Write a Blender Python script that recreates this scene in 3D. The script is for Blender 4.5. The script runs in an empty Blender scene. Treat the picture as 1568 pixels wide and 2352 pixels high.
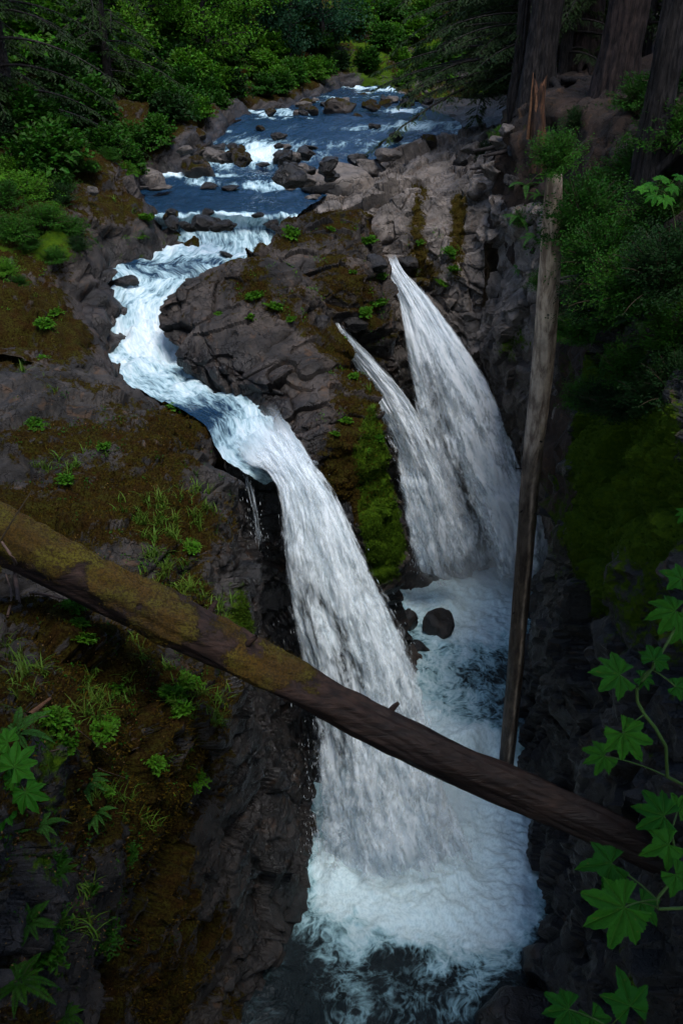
import bpy, math, random
import numpy as np
R = math.radians
rng = np.random.default_rng(7)
random.seed(7)
sc = bpy.context.scene
COL = sc.collection

# ------------------------------------------------------------------ camera, sky, sun, exposure
CAM_H, PITCH, FPX = 18.0, R(28.5), 1960.0
cam_d = bpy.data.cameras.new('camera')
cam = bpy.data.objects.new('camera', cam_d); COL.objects.link(cam)
cam_d.sensor_fit = 'VERTICAL'; cam_d.sensor_height = 36.0; cam_d.lens = 30.0
cam_d.clip_start = 0.05; cam_d.clip_end = 2000
cam.location = (0, 0, CAM_H); cam.rotation_euler = (R(90) - PITCH, 0, 0)
sc.camera = cam
SUN_EL, SUN_AZ = R(66), R(150)          # azimuth from +Y (upstream) towards +X
world = bpy.data.worlds.new('World'); sc.world = world; world.use_nodes = True
wn = world.node_tree.nodes; wl = world.node_tree.links
sky = wn.new('ShaderNodeTexSky'); sky.sky_type = 'NISHITA'; sky.sun_disc = False
sky.sun_elevation = SUN_EL; sky.sun_rotation = SUN_AZ
sky.air_density = 1.0; sky.dust_density = 0.6; sky.ozone_density = 1.0
wn['Background'].inputs['Strength'].default_value = 0.12
wl.new(sky.outputs['Color'], wn['Background'].inputs['Color'])
sun_d = bpy.data.lights.new('sun', 'SUN'); sun_d.energy = 1.5; sun_d.angle = R(25); sun_d.color = (1.0, 0.985, 0.96)
sun = bpy.data.objects.new('sun', sun_d); COL.objects.link(sun)
sun.rotation_euler = (-(R(90) - SUN_EL), 0, -SUN_AZ)
sc.view_settings.view_transform = 'Standard'; sc.view_settings.look = 'None'
sc.view_settings.exposure = 1.4; sc.view_settings.gamma = 1.0
sc.view_settings.use_curve_mapping = False
sc.render.engine = 'CYCLES'
cy = sc.cycles
cy.use_denoising = True; cy.use_adaptive_sampling = True; cy.adaptive_threshold = 0.06
cy.max_bounces = 3; cy.diffuse_bounces = 1; cy.glossy_bounces = 1; cy.transmission_bounces = 1
cy.transparent_max_bounces = 10; cy.volume_bounces = 2; cy.volume_step_rate = 4
cy.sample_clamp_indirect = 4.0

# ------------------------------------------------------------------ photo geometry helpers (1568 x 2352 view)
cp, sp = math.cos(PITCH), math.sin(PITCH)
def ray(x, y):
    u = (x - 784.0) / FPX; v = (1176.0 - y) / FPX
    return np.array([u, cp + v * sp, -sp + v * cp])
def PY(x, y, Y):
    d = ray(x, y); return np.array([0, 0, CAM_H]) + d * (Y / d[1])
def PZ(x, y, z):
    d = ray(x, y); return np.array([0, 0, CAM_H]) + d * ((z - CAM_H) / d[2])
def PD(x, y, depth):
    return np.array([0, 0, CAM_H]) + ray(x, y) * depth
def proj(P):
    q = P - np.array([0, 0, CAM_H])
    dep = q[..., 1] * cp - q[..., 2] * sp
    up = q[..., 1] * sp + q[..., 2] * cp
    dep = np.where(np.abs(dep) < 1e-3, 1e-3, dep)
    return 784 + FPX * q[..., 0] / dep, 1176 - FPX * up / dep, dep

# ------------------------------------------------------------------ noise
def _h(ix, iy, iz, seed):
    h = (ix.astype(np.int64) * 374761393 + iy.astype(np.int64) * 668265263 + iz.astype(np.int64) * 2147483647 + seed * 1274126177) & 0xffffffff
    h = ((h ^ (h >> 13)) * 1274126177) & 0xffffffff
    h = ((h ^ (h >> 16)) * 2246822519) & 0xffffffff
    return (h ^ (h >> 15)) & 0xffffffff
def _hf(ix, iy, iz, seed):
    return _h(ix, iy, iz, seed) / 4294967296.0
def vnoise(P, seed=0):
    f = np.floor(P); i = f.astype(np.int64); t = P - f
    t = t * t * t * (t * (t * 6 - 15) + 10)
    r = 0
    for dx in (0, 1):
        wx = t[..., 0] if dx else 1 - t[..., 0]
        for dy in (0, 1):
            wy = t[..., 1] if dy else 1 - t[..., 1]
            for dz in (0, 1):
                wz = t[..., 2] if dz else 1 - t[..., 2]
                r = r + wx * wy * wz * _hf(i[..., 0] + dx, i[..., 1] + dy, i[..., 2] + dz, seed)
    return r * 2 - 1
def fbm(P, octv=4, seed=0, gain=0.5):
    a, r, n = 1.0, 0, 0
    P = np.asarray(P, float)
    for k in range(octv):
        r = r + a * vnoise(P * (2.03 ** k) + 17.3 * k, seed + k); n += a; a *= gain
    return r / n * 1.5
def voro(P, seed=0):
    sh = P.shape[:-1]; p = P.reshape(-1, 3)
    i = np.floor(p).astype(np.int64)
    f1 = np.full(len(p), 9.0); f2 = np.full(len(p), 9.0)
    cid = np.zeros((len(p), 3), np.int64); cpt = np.zeros((len(p), 3))
    for dx in (-1, 0, 1):
        for dy in (-1, 0, 1):
            for dz in (-1, 0, 1):
                c = i + np.array([dx, dy, dz])
                q = np.stack([_hf(c[:, 0], c[:, 1], c[:, 2], seed + k) for k in (11, 23, 37)], 1) * 0.9 + 0.05 + c
                d = ((q - p) ** 2).sum(1)
                near = d < f1
                f2 = np.where(near, f1, np.minimum(f2, d))
                f1 = np.where(near, d, f1)
                cid[near] = c[near]; cpt[near] = q[near]
    rnd = np.stack([_hf(cid[:, 0], cid[:, 1], cid[:, 2], seed + k) for k in (51, 67, 83, 97)], 1)
    return np.sqrt(f1).reshape(sh), np.sqrt(f2).reshape(sh), rnd.reshape(sh + (4,)), (p - cpt).reshape(sh + (3,))
def sstep(a, b, x):
    t = np.clip((x - a) / (b - a), 0, 1); return t * t * (3 - 2 * t)
def facet(P, size, amp, seed, aniso=(1, 1, 1), tilt=1.0):
    S = np.array(aniso) / size
    f1, f2, r, d = voro(P * S, seed)
    g = (r[..., :3] - 0.5) * 2
    return amp * ((r[..., 3] - 0.5) * 1.2 + tilt * (d * g).sum(-1)), f2 - f1
def rock_disp(P, seed, amp=1.0, aniso=(1, 1, 1), bed=(0.6, 0.35)):
    """broken bedrock: tilted beds, big planes, a few open joints, little crumbs"""
    ca, sa, cb, sb = math.cos(bed[0]), math.sin(bed[0]), math.cos(bed[1]), math.sin(bed[1])
    M_ = np.array([[ca, sa, 0], [-sa * cb, ca * cb, sb], [sa * sb, -ca * sb, cb]])
    W = P + 0.20 * np.stack([fbm(P * 0.55 + k * 31.7, 3, seed + k) for k in range(3)], -1)
    W = W @ M_.T; A = np.array(aniso)
    d = 0.25 * fbm(P * 0.40, 3, seed + 5)
    a, e1 = facet(W * np.array([.5, 1, 1.15]), 1.35, 0.30, seed + 1, A, 1.5); d = d + a - 0.13 * np.exp(-e1 / 0.05)
    a, e2 = facet(W * np.array([.45, 1, 1.2]), 0.56, 0.14, seed + 2, A, 1.7); d = d + a - 0.035 * np.exp(-e2 / 0.06)
    mask = sstep(-.2, .5, fbm(P * .8, 3, seed + 8))
    a, e3 = facet(W, 0.23, 0.046, seed + 3, A, 1.4); d = d + a * (0.25 + mask)
    r = 1 - np.abs(fbm(W * np.array([.7, 2.2, 2.2]), 3, seed + 12)); d = d + 0.10 * (r ** 3 - .5)
    d = d + 0.018 * fbm(P * 9, 3, seed + 9) * (0.3 + mask)
    return d * amp

# ------------------------------------------------------------------ mesh helpers
def crom(C, n, axis):
    """Catmull-Rom resample of control array along an axis to n samples"""
    C = np.moveaxis(np.asarray(C, float), axis, 0); m = len(C)
    t = np.linspace(0, m - 1, n); i = np.minimum(t.astype(int), m - 2); f = (t - i).reshape((-1,) + (1,) * (C.ndim - 1))
    E = np.concatenate([(2 * C[0] - C[1])[None], C, (2 * C[-1] - C[-2])[None]])
    p0, p1, p2, p3 = E[i], E[i + 1], E[i + 2], E[i + 3]
    r = 0.5 * (2 * p1 + (p2 - p0) * f + (2 * p0 - 5 * p1 + 4 * p2 - p3) * f * f + (3 * p1 - p0 - 3 * p2 + p3) * f ** 3)
    return np.moveaxis(r, 0, axis)
def grid_normals(G):
    du = np.gradient(G, axis=0); dv = np.gradient(G, axis=1)
    n = np.cross(du, dv); n /= np.linalg.norm(n, axis=-1, keepdims=True) + 1e-9
    return n
def grid_faces(nu, nv, wrap=False):
    i = np.arange(nu - 1)[:, None]; j = np.arange(nv if wrap else nv - 1)[None]
    j2 = (j + 1) % nv
    a = i * nv + j; b = i * nv + j2; c = (i + 1) * nv + j2; d = (i + 1) * nv + j
    return np.stack([a, b, c, d], -1).reshape(-1, 4)
def mesh_np(name, V, F, smooth=True, attrs=None, uv=None):
    """V (n,3), F (m,k) ints; attrs {name: (n,)}; uv per-vertex (n,2)"""
    V = np.ascontiguousarray(V, np.float32).reshape(-1, 3); F = np.ascontiguousarray(F, np.int32)
    me = bpy.data.meshes.new(name)
    k = F.shape[1]; m = len(F)
    me.vertices.add(len(V)); me.vertices.foreach_set('co', V.ravel())
    me.loops.add(m * k); me.loops.foreach_set('vertex_index', F.ravel())
    me.polygons.add(m)
    me.polygons.foreach_set('loop_start', np.arange(0, m * k, k, dtype=np.int32))
    me.polygons.foreach_set('loop_total', np.full(m, k, np.int32))
    me.polygons.foreach_set('use_smooth', np.full(m, smooth))
    me.update(calc_edges=True)
    for a, v in (attrs or {}).items():
        at = me.attributes.new(a, 'FLOAT', 'POINT'); at.data.foreach_set('value', np.ascontiguousarray(v, np.float32).ravel())
    if uv is not None:
        l = me.uv_layers.new(name='UVMap')
        l.data.foreach_set('uv', np.ascontiguousarray(uv.reshape(-1, 2)[F.ravel()], np.float32).ravel())
    return me
def link(name, me, mat=None, parent=None, loc=None):
    o = bpy.data.objects.new(name, me); COL.objects.link(o)
    if mat is not None and me is not None and len(me.materials) == 0: me.materials.append(mat)
    if parent is not None: o.parent = parent
    if loc is not None: o.location = loc
    return o
def tag(o, label=None, cat=None, group=None, kind=None):
    if label: o['label'] = label
    if cat: o['category'] = cat
    if group: o['group'] = group
    if kind: o['kind'] = kind
    return o
def empty(name, loc, rz=0.0, scale=1.0):
    o = bpy.data.objects.new(name, None); COL.objects.link(o)
    o.location = loc; o.rotation_euler = (0, 0, rz); o.scale = (scale,) * 3; o.empty_display_size = 0.1
    return o
def frame_from(T):
    """tangents (n,3) -> two unit normals per point"""
    T = T / (np.linalg.norm(T, axis=-1, keepdims=True) + 1e-9)
    ref = np.where(np.abs(T[..., 2:3]) > 0.9, np.array([1.0, 0, 0]), np.array([0, 0, 1.0]))
    A = np.cross(ref, T); A /= np.linalg.norm(A, axis=-1, keepdims=True) + 1e-9
    return A, np.cross(T, A)
def tube_np(path, rad, sides=6):
    path = np.asarray(path, float); n = len(path); rad = np.broadcast_to(np.asarray(rad, float), (n,))
    T = np.gradient(path, axis=0); A, B = frame_from(T)
    th = np.linspace(0, 2 * np.pi, sides, endpoint=False)
    G = path[:, None] + rad[:, None, None] * (np.cos(th)[None, :, None] * A[:, None] + np.sin(th)[None, :, None] * B[:, None])
    return G.reshape(-1, 3), grid_faces(n, sides, True)
class MB:
    def __init__(s): s.V = []; s.F = []; s.n = 0
    def add(s, V, F):
        V = np.asarray(V).reshape(-1, 3); F = np.asarray(F)
        if F.shape[1] == 3: F = np.concatenate([F, F[:, 2:3]], 1)
        s.V.append(V); s.F.append(F + s.n); s.n += len(V)
    def tube(s, path, rad, sides=6): s.add(*tube_np(path, rad, sides))
    def mesh(s, name, smooth=True):
        return mesh_np(name, np.concatenate(s.V), np.concatenate(s.F), smooth)
def leaf_np(P, D, N, L, W, fold=0.18, droop=0.15):
    """rhombic folded leaves: base P, direction D, normal N, lengths L, widths W -> V,F(tri)"""
    n = len(P); L = np.broadcast_to(L, (n,))[:, None]; W = np.broadcast_to(W, (n,))[:, None]
    D = D / (np.linalg.norm(D, axis=1, keepdims=True) + 1e-9)
    S = np.cross(D, N); S /= np.linalg.norm(S, axis=1, keepdims=True) + 1e-9
    N = np.cross(S, D)
    mid = P + D * L * 0.45
    a = mid + S * W * 0.5 + N * W * fold; b = mid - S * W * 0.5 + N * W * fold
    tip = P + D * L - N * L * droop
    V = np.stack([P, a, tip, b], 1).reshape(-1, 3)
    k = np.arange(n)[:, None] * 4
    F = np.concatenate([k + np.array([[0, 1, 2]]), k + np.array([[0, 2, 3]])], 0)
    return V, F
def unit(v): return v / (np.linalg.norm(v, axis=-1, keepdims=True) + 1e-9)

# ------------------------------------------------------------------ materials
class NT:
    def __init__(s, name):
        s.m = bpy.data.materials.new(name); s.m.use_nodes = True
        s.t = s.m.node_tree; s.n = s.t.nodes; s.n.clear()
        s.out = s.n.new('ShaderNodeOutputMaterial')
    def new(s, t, **kw):
        n = s.n.new('ShaderNode' + t)
        for k, v in kw.items(): setattr(n, k, v)
        return n
    def l(s, a, b): s.t.links.new(a, b)
    def setin(s, n, key, v):
        if v is None: return
        if hasattr(v, 'is_output') or isinstance(v, bpy.types.NodeSocket): s.l(v, n.inputs[key])
        else: n.inputs[key].default_value = v
    def math(s, op, a, b=None, c=None, clamp=False):
        n = s.new('Math', operation=op, use_clamp=clamp)
        for i, v in enumerate((a, b, c)): s.setin(n, i, v)
        return n.outputs[0]
    def attr(s, name): return s.new('Attribute', attribute_name=name).outputs['Fac']
    def coord(s, kind='Object'): return s.new('TexCoord').outputs[kind]
    def mapping(s, vec, scale=(1, 1, 1), loc=(0, 0, 0)):
        n = s.new('Mapping'); s.l(vec, n.inputs[0]); n.inputs['Scale'].default_value = scale; n.inputs['Location'].default_value = loc
        return n.outputs[0]
    def noise(s, vec, scale, detail=4, rough=0.55, dist=0.0, out='Fac'):
        n = s.new('TexNoise'); s.setin(n, 'Vector', vec); s.setin(n, 'Scale', scale); n.inputs['Detail'].default_value = detail
        n.inputs['Roughness'].default_value = rough; n.inputs['Distortion'].default_value = dist
        return n.outputs[out]
    def voro(s, vec, scale, feature='F1', rnd=1.0):
        n = s.new('TexVoronoi', feature=feature); s.setin(n, 'Vector', vec); s.setin(n, 'Scale', scale); n.inputs['Randomness'].default_value = rnd
        return n.outputs['Distance']
    def map(s, v, a, b, c=0.0, d=1.0, smooth=True):
        n = s.new('MapRange'); n.interpolation_type = 'SMOOTHSTEP' if smooth else 'LINEAR'
        s.setin(n, 0, v); s.setin(n, 1, a); s.setin(n, 2, b); s.setin(n, 3, c); s.setin(n, 4, d)
        return n.outputs[0]
    def mix(s, f, a, b):
        n = s.new('Mix', data_type='RGBA'); s.setin(n, 0, f)
        for k, v in ((6, a), (7, b)):
            if isinstance(v, tuple): n.inputs[k].default_value = v if len(v) == 4 else v + (1,)
            else: s.l(v, n.inputs[k])
        return n.outputs[2]
    def fmix(s, f, a, b):
        n = s.new('Mix', data_type='FLOAT'); s.setin(n, 0, f); s.setin(n, 2, a); s.setin(n, 3, b); return n.outputs[0]
    def bump(s, h, strength=0.5, dist=0.05, normal=None):
        n = s.new('Bump'); n.inputs['Strength'].default_value = strength; n.inputs['Distance'].default_value = dist
        s.l(h, n.inputs['Height'])
        if normal is not None: s.l(normal, n.inputs['Normal'])
        return n.outputs[0]
    def principled(s, color, rough=0.8, normal=None, spec=0.4, **kw):
        n = s.new('BsdfPrincipled')
        if isinstance(color, tuple): n.inputs['Base Color'].default_value = color if len(color) == 4 else color + (1,)
        else: s.l(color, n.inputs['Base Color'])
        s.setin(n, 'Roughness', rough); s.setin(n, 'Specular IOR Level', spec)
        if normal is not None: s.l(normal, n.inputs['Normal'])
        for k, v in kw.items(): s.setin(n, k, v)
        return n.outputs[0]
    def mixsh(s, f, a, b):
        n = s.new('MixShader'); s.setin(n, 0, f); s.l(a, n.inputs[1]); s.l(b, n.inputs[2]); return n.outputs[0]
    def done(s, sh): s.l(sh, s.out.inputs['Surface']); return s.m

def mat_rock(name, c1, c2, mossc=(0.036, 0.018, 0.004), mossc2=(0.044, 0.042, 0.006), greenc=(0.032, 0.072, 0.005), rough=0.8):
    t = NT(name); P = t.coord('Object')
    n1 = t.noise(P, 1.1, 4, 0.62, 0.4); n2 = t.noise(P, 7.5, 4, 0.65); n3 = t.noise(P, 38, 2, 0.7)
    col = t.mix(t.map(n1, 0.36, 0.66), c1, c2)
    col = t.mix(t.math('MULTIPLY', t.map(n2, 0.45, 0.75), 0.55), col, tuple(x * 0.45 for x in c1))
    # pale lichen flecks and rusty stains
    col = t.mix(t.math('MULTIPLY', t.map(n3, 0.62, 0.75), 0.35), col, tuple(min(1, x * 2.0) for x in c2))
    rust = t.map(t.noise(P, 2.3, 3, 0.6, 1.0), 0.56, 0.72)
    col = t.mix(t.math('MULTIPLY', rust, 0.4), col, (0.10, 0.048, 0.018))
    # moss
    mn = t.noise(P, 5.0, 4, 0.72)
    mo = t.map(t.math('ADD', t.attr('moss'), t.math('MULTIPLY', t.math('SUBTRACT', mn, 0.5), 1.5)), 0.42, 0.62)
    mcol = t.mix(t.map(t.noise(P, 3.1, 5, 0.7), 0.35, 0.65), mossc, mossc2)
    mcol = t.mix(t.map(t.noise(P, 26, 4, 0.7), 0.4, 0.62), mcol, tuple(x * 0.4 for x in mossc))
    col = t.mix(mo, col, mcol)
    gr = t.map(t.math('ADD', t.attr('green'), t.math('MULTIPLY', t.math('SUBTRACT', t.noise(P, 4.2, 4, 0.72), 0.5), 1.5)), 0.42, 0.62)
    gcol = t.mix(t.map(t.noise(P, 12, 4, 0.7), 0.35, 0.65), greenc, (greenc[0] * 1.9, greenc[1] * 1.5, greenc[2]))
    col = t.mix(gr, col, gcol)
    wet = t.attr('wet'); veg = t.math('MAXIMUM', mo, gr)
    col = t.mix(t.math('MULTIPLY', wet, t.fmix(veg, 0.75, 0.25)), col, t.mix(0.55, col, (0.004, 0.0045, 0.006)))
    rg = t.fmix(veg, t.fmix(wet, rough, 0.3), 0.95)
    h = t.math('ADD', t.math('MULTIPLY', n2, 0.6), t.math('MULTIPLY', n3, t.fmix(veg, 0.25, 0.1)))
    h = t.math('ADD', h, t.math('MULTIPLY', t.noise(P, 60, 3, 0.7), t.fmix(veg, 0.05, 0.5)))
    ck = t.new('TexVoronoi', feature='DISTANCE_TO_EDGE'); t.l(t.new('VectorMath', operation='ADD').outputs[0], ck.inputs['Vector'])
    va = ck.inputs['Vector'].links[0].from_node; t.l(P, va.inputs[0]); t.l(t.noise(P, 2.0, 3, .6, 0, 'Color'), va.inputs[1]); ck.inputs['Scale'].default_value = 1.7
    crack = t.map(ck.outputs['Distance'], 0.0, 0.03)
    h = t.math('ADD', h, t.math('MULTIPLY', crack, t.fmix(veg, 0.35, 0.0)))
    col = t.mix(t.math('MULTIPLY', t.math('SUBTRACT', 1.0, crack), t.math('MULTIPLY', t.map(n1, .45, .6), t.fmix(veg, .5, 0.0))), col, tuple(x * .3 for x in c1))
    return t.done(t.principled(col, rg, t.bump(h, 1.0, 0.08), t.fmix(veg, 0.35, 0.05)))

def mat_leaf(name, c1, c2, trans=0.35, rough=0.55, spec=0.12):
    t = NT(name); oi = t.new('ObjectInfo').outputs['Random']; P = t.coord('Object')
    n = t.noise(P, 1.7, 4, 0.6)
    f = t.math('ADD', t.math('MULTIPLY', oi, 0.55), t.math('MULTIPLY', t.map(n, 0.3, 0.7), 0.45))
    col = t.mix(f, c1, c2)
    g = t.new('NewGeometry').outputs['Random Per Island']
    hs = t.new('HueSaturation'); t.l(col, hs.inputs['Color'])
    t.l(t.math('ADD', 0.62, t.math('MULTIPLY', g, 0.75)), hs.inputs['Value'])
    t.l(t.math('ADD', 0.485, t.math('MULTIPLY', g, 0.03)), hs.inputs['Hue'])
    col = hs.outputs[0]
    a = t.principled(col, rough, None, spec)
    tr = t.new('BsdfTranslucent'); t.l(col, tr.inputs[0])
    return t.done(t.mixsh(trans, a, tr.outputs[0]))

def mat_bark(name, c1, c2, scale=(1, 1, 0.12), moss=0.0, bump=0.9, freq=9):
    t = NT(name); P = t.coord('Object'); Q = t.mapping(P, scale)
    n = t.noise(Q, freq, 8, 0.68, 0.4); n2 = t.noise(P, 2.0, 4, 0.6)
    col = t.mix(t.map(n, 0.36, 0.64), c1, c2)
    col = t.mix(t.math('MULTIPLY', t.map(n2, 0.45, 0.7), 0.5), col, tuple(x * 0.5 for x in c1))
    mo = t.map(t.math('ADD', t.attr('moss'), t.math('MULTIPLY', t.math('SUBTRACT', t.noise(P, 6, 8, 0.72), 0.5), 1.3)), 0.45, 0.62)
    mcol = t.mix(t.map(t.noise(P, 2.2, 5, 0.65), 0.4, 0.62), (0.080, 0.042, 0.005), (0.092, 0.078, 0.007))
    mcol = t.mix(t.map(t.noise(P, 30, 3, 0.7), 0.42, 0.62), mcol, (0.035, 0.02, 0.004))
    col = t.mix(mo, col, mcol)
    wt = t.attr('wet')
    col = t.mix(t.math('MULTIPLY', wt, 0.8), col, (0.006, 0.004, 0.004))
    h = t.math('ADD', n, t.math('MULTIPLY', t.noise(P, 45, 3, 0.7), t.math('MULTIPLY', mo, 0.6)))
    return t.done(t.principled(col, t.fmix(wt, 0.9, 0.35), t.bump(h, bump, 0.05), 0.2))

def mat_plain(name, c, rough=0.85, nscale=6, var=0.5):
    t = NT(name); P = t.coord('Object'); n = t.noise(P, nscale, 5, 0.65)
    col = t.mix(t.map(n, 0.3, 0.7), tuple(x * (1 - var) for x in c), c)
    return t.done(t.principled(col, rough, t.bump(n, 0.5, 0.03), 0.2))

def mat_water(name, stretch=(0.5, 2.0), deep=(0.007, 0.026, 0.055), foamc=(0.66, 0.71, 0.74), rough=0.06, wave=0.5, web=0.5):
    t = NT(name); U = t.coord('UV'); P = t.coord('Object')
    F = t.mapping(U, (stretch[0], stretch[1], 1))
    f = t.attr('foam')
    n1 = t.noise(F, 1.5, 5, 0.62, 0.4); n2 = t.noise(F, 3.4, 3, 0.55, 0.5); n4 = t.noise(F, 9.0, 3, 0.6, 0.2)
    ridge = t.math('SUBTRACT', 1.0, t.math('MULTIPLY', t.math('ABSOLUTE', t.math('SUBTRACT', n2, 0.5)), 7.0), None, True)   # foam veins
    a = t.math('ADD', t.math('MULTIPLY', t.math('SUBTRACT', n1, 0.5), 2.1), t.math('MULTIPLY', t.math('SUBTRACT', ridge, 0.25), 0.55 * web))
    a = t.math('ADD', a, t.math('MULTIPLY', t.math('SUBTRACT', n4, 0.5), 0.6))
    s = t.math('ADD', t.math('MULTIPLY', f, 1.25), t.math('MULTIPLY', a, t.map(f, -0.05, 0.35, 0.25, 1.0)))
    m = t.map(s, 0.22, 0.95)
    thick = t.map(s, 0.55, 1.5)
    fc = t.mix(thick, (foamc[0] * 0.42, foamc[1] * 0.60, foamc[2] * 0.63), foamc)
    fc = t.mix(t.map(t.noise(F, 14, 3, .65), .35, .6, .45, 0.), fc, (foamc[0] * .45, foamc[1] * .58, foamc[2] * .62))
    h = t.math('ADD', t.noise(t.mapping(U, (0.9, 1.6, 1)), 2.2, 5, 0.6, 0.3), t.math('MULTIPLY', t.noise(t.mapping(U, (1, 1.5, 1)), 11, 4, 0.6), 0.25))
    wat = t.principled(deep, rough, t.bump(h, wave, 0.35), 0.5, IOR=1.33)
    fh = t.math('ADD', n1, t.math('MULTIPLY', t.noise(F, 18, 4, 0.7), 0.35))
    foam = t.principled(fc, 0.75, t.bump(fh, 0.4, 0.10), 0.2)
    return t.done(t.mixsh(m, wat, foam))

def mat_fall(name, tint=(0.80, 0.86, 0.90), gain=1.0, fine=1.0, seed=0.0):
    """veil of falling water: uv.x = metres along the drop, uv.y = metres across"""
    t = NT(name); U = t.coord('UV')
    a = t.noise(t.mapping(U, (0.5, 1.9, 1), (seed, seed, 0)), 1.0, 3, 0.55, 0.6)
    b = t.noise(t.mapping(U, (2.0, 5.5, 1), (seed * 2, seed, 0)), 1.0 * fine, 3, 0.6, 0.7)
    c = t.noise(t.mapping(U, (8.0, 17.0, 1), (seed, seed * 3, 0)), 1.0 * fine, 2, 0.6, 0.3)
    n = t.math('ADD', t.math('ADD', t.math('MULTIPLY', t.math('SUBTRACT', a, 0.5), 1.5), t.math('MULTIPLY', t.math('SUBTRACT', b, 0.5), 1.5)), t.math('MULTIPLY', t.math('SUBTRACT', c, 0.5), 0.55))
    d = t.attr('dens')
    al = t.math('MULTIPLY', t.map(t.math('ADD', t.math('MULTIPLY', d, gain), t.math('MULTIPLY', n, 0.9)), 0.0, 0.75), t.attr('fade'))
    col = t.mix(t.map(n, -0.4, 0.3), (tint[0] * 0.70, tint[1] * 0.76, tint[2] * 0.79), tint)
    h = t.math('ADD', b, t.math('MULTIPLY', c, 0.3))
    df = t.principled(col, 0.8, t.bump(h, 0.15, 0.10), 0.1)
    tl = t.new('BsdfTranslucent'); t.l(col, tl.inputs[0])
    wsh = t.mixsh(0.4, df, tl.outputs[0])
    tr = t.new('BsdfTransparent')
    return t.done(t.mixsh(al, tr.outputs[0], wsh))

M = {}
M['rock_dark'] = mat_rock('rock_dark', (0.0105, 0.0090, 0.0080), (0.042, 0.035, 0.031))
M['rock_mid'] = mat_rock('rock_mid', (0.0145, 0.0115, 0.010), (0.058, 0.044, 0.036))
M['rock_pale'] = mat_rock('rock_pale', (0.060, 0.050, 0.043), (0.185, 0.152, 0.130), mossc=(0.075, 0.048, 0.010))
M['rock_black'] = mat_rock('rock_black', (0.008, 0.008, 0.009), (0.020, 0.019, 0.020), mossc=(0.05, 0.028, 0.005), greenc=(0.020, 0.045, 0.004))
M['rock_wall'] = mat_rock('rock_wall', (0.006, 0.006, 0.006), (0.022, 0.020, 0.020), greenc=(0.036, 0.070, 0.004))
M['soil'] = mat_rock('soil', (0.014, 0.009, 0.006), (0.036, 0.020, 0.013), mossc=(0.04, 0.03, 0.007), greenc=(0.02, 0.04, 0.005), rough=0.95)
M['river'] = mat_water('river_water', (0.55, 1.5))
M['pool'] = mat_water('pool_water', (1.0, 1.0), deep=(0.010, 0.016, 0.018), foamc=(0.61, 0.74, 0.76), web=0.7, wave=0.7)
M['leaf_mid'] = mat_leaf('leaf_mid', (0.012, 0.052, 0.004), (0.034, 0.105, 0.007))
M['leaf_bright'] = mat_leaf('leaf_bright', (0.030, 0.110, 0.005), (0.075, 0.185, 0.010))
M['leaf_blue'] = mat_leaf('leaf_blue', (0.014, 0.050, 0.020), (0.028, 0.085, 0.035))
M['leaf_dark'] = mat_leaf('leaf_dark', (0.006, 0.022, 0.005), (0.015, 0.046, 0.007))
M['needle'] = mat_leaf('needle', (0.008, 0.022, 0.006), (0.030, 0.052, 0.012), 0.2)
M['fern'] = mat_leaf('fern_leaf', (0.020, 0.075, 0.012), (0.050, 0.14, 0.020))
M['grass'] = mat_leaf('grass_blade', (0.035, 0.10, 0.010), (0.11, 0.17, 0.020), 0.35)
M['bark_dark'] = mat_bark('bark_dark', (0.005, 0.004, 0.004), (0.036, 0.029, 0.027), (1, 1, 0.2), bump=1.0, freq=13)
M['bark_red'] = mat_bark('bark_red', (0.006, 0.004, 0.004), (0.038, 0.025, 0.022), (1, 1, .2), freq=13)
M['bark_grey'] = mat_bark('bark_grey', (0.14, 0.095, 0.068), (0.50, 0.375, 0.275), (1, 1, 0.25), freq=7)
M['log'] = mat_bark('log_bark', (0.012, 0.007, 0.006), (0.046, 0.025, 0.018), (0.12, 1, 1), freq=11)
M['bark_snag'] = mat_bark('bark_snag', (0.010, 0.006, 0.005), (0.090, 0.038, 0.017), (1, 1, 0.1), freq=9)
M['stem'] = mat_plain('stem', (0.05, 0.035, 0.02))
M['green_stem'] = mat_plain('green_stem', (0.06, 0.11, 0.02), 0.6)
M['wood_raw'] = mat_plain('wood_raw', (0.17, 0.08, 0.04), 0.8, 12)
M['twig'] = mat_plain('twig', (0.13, 0.08, 0.06))
t_ = NT('droplet')
d_ = t_.principled((0.82, 0.87, 0.90), 0.6, None, 0.3)
tl_ = t_.new('BsdfTranslucent'); tl_.inputs[0].default_value = (0.82, 0.87, 0.90, 1)
M['drop'] = t_.done(t_.mixsh(0.4, d_, tl_.outputs[0]))

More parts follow.
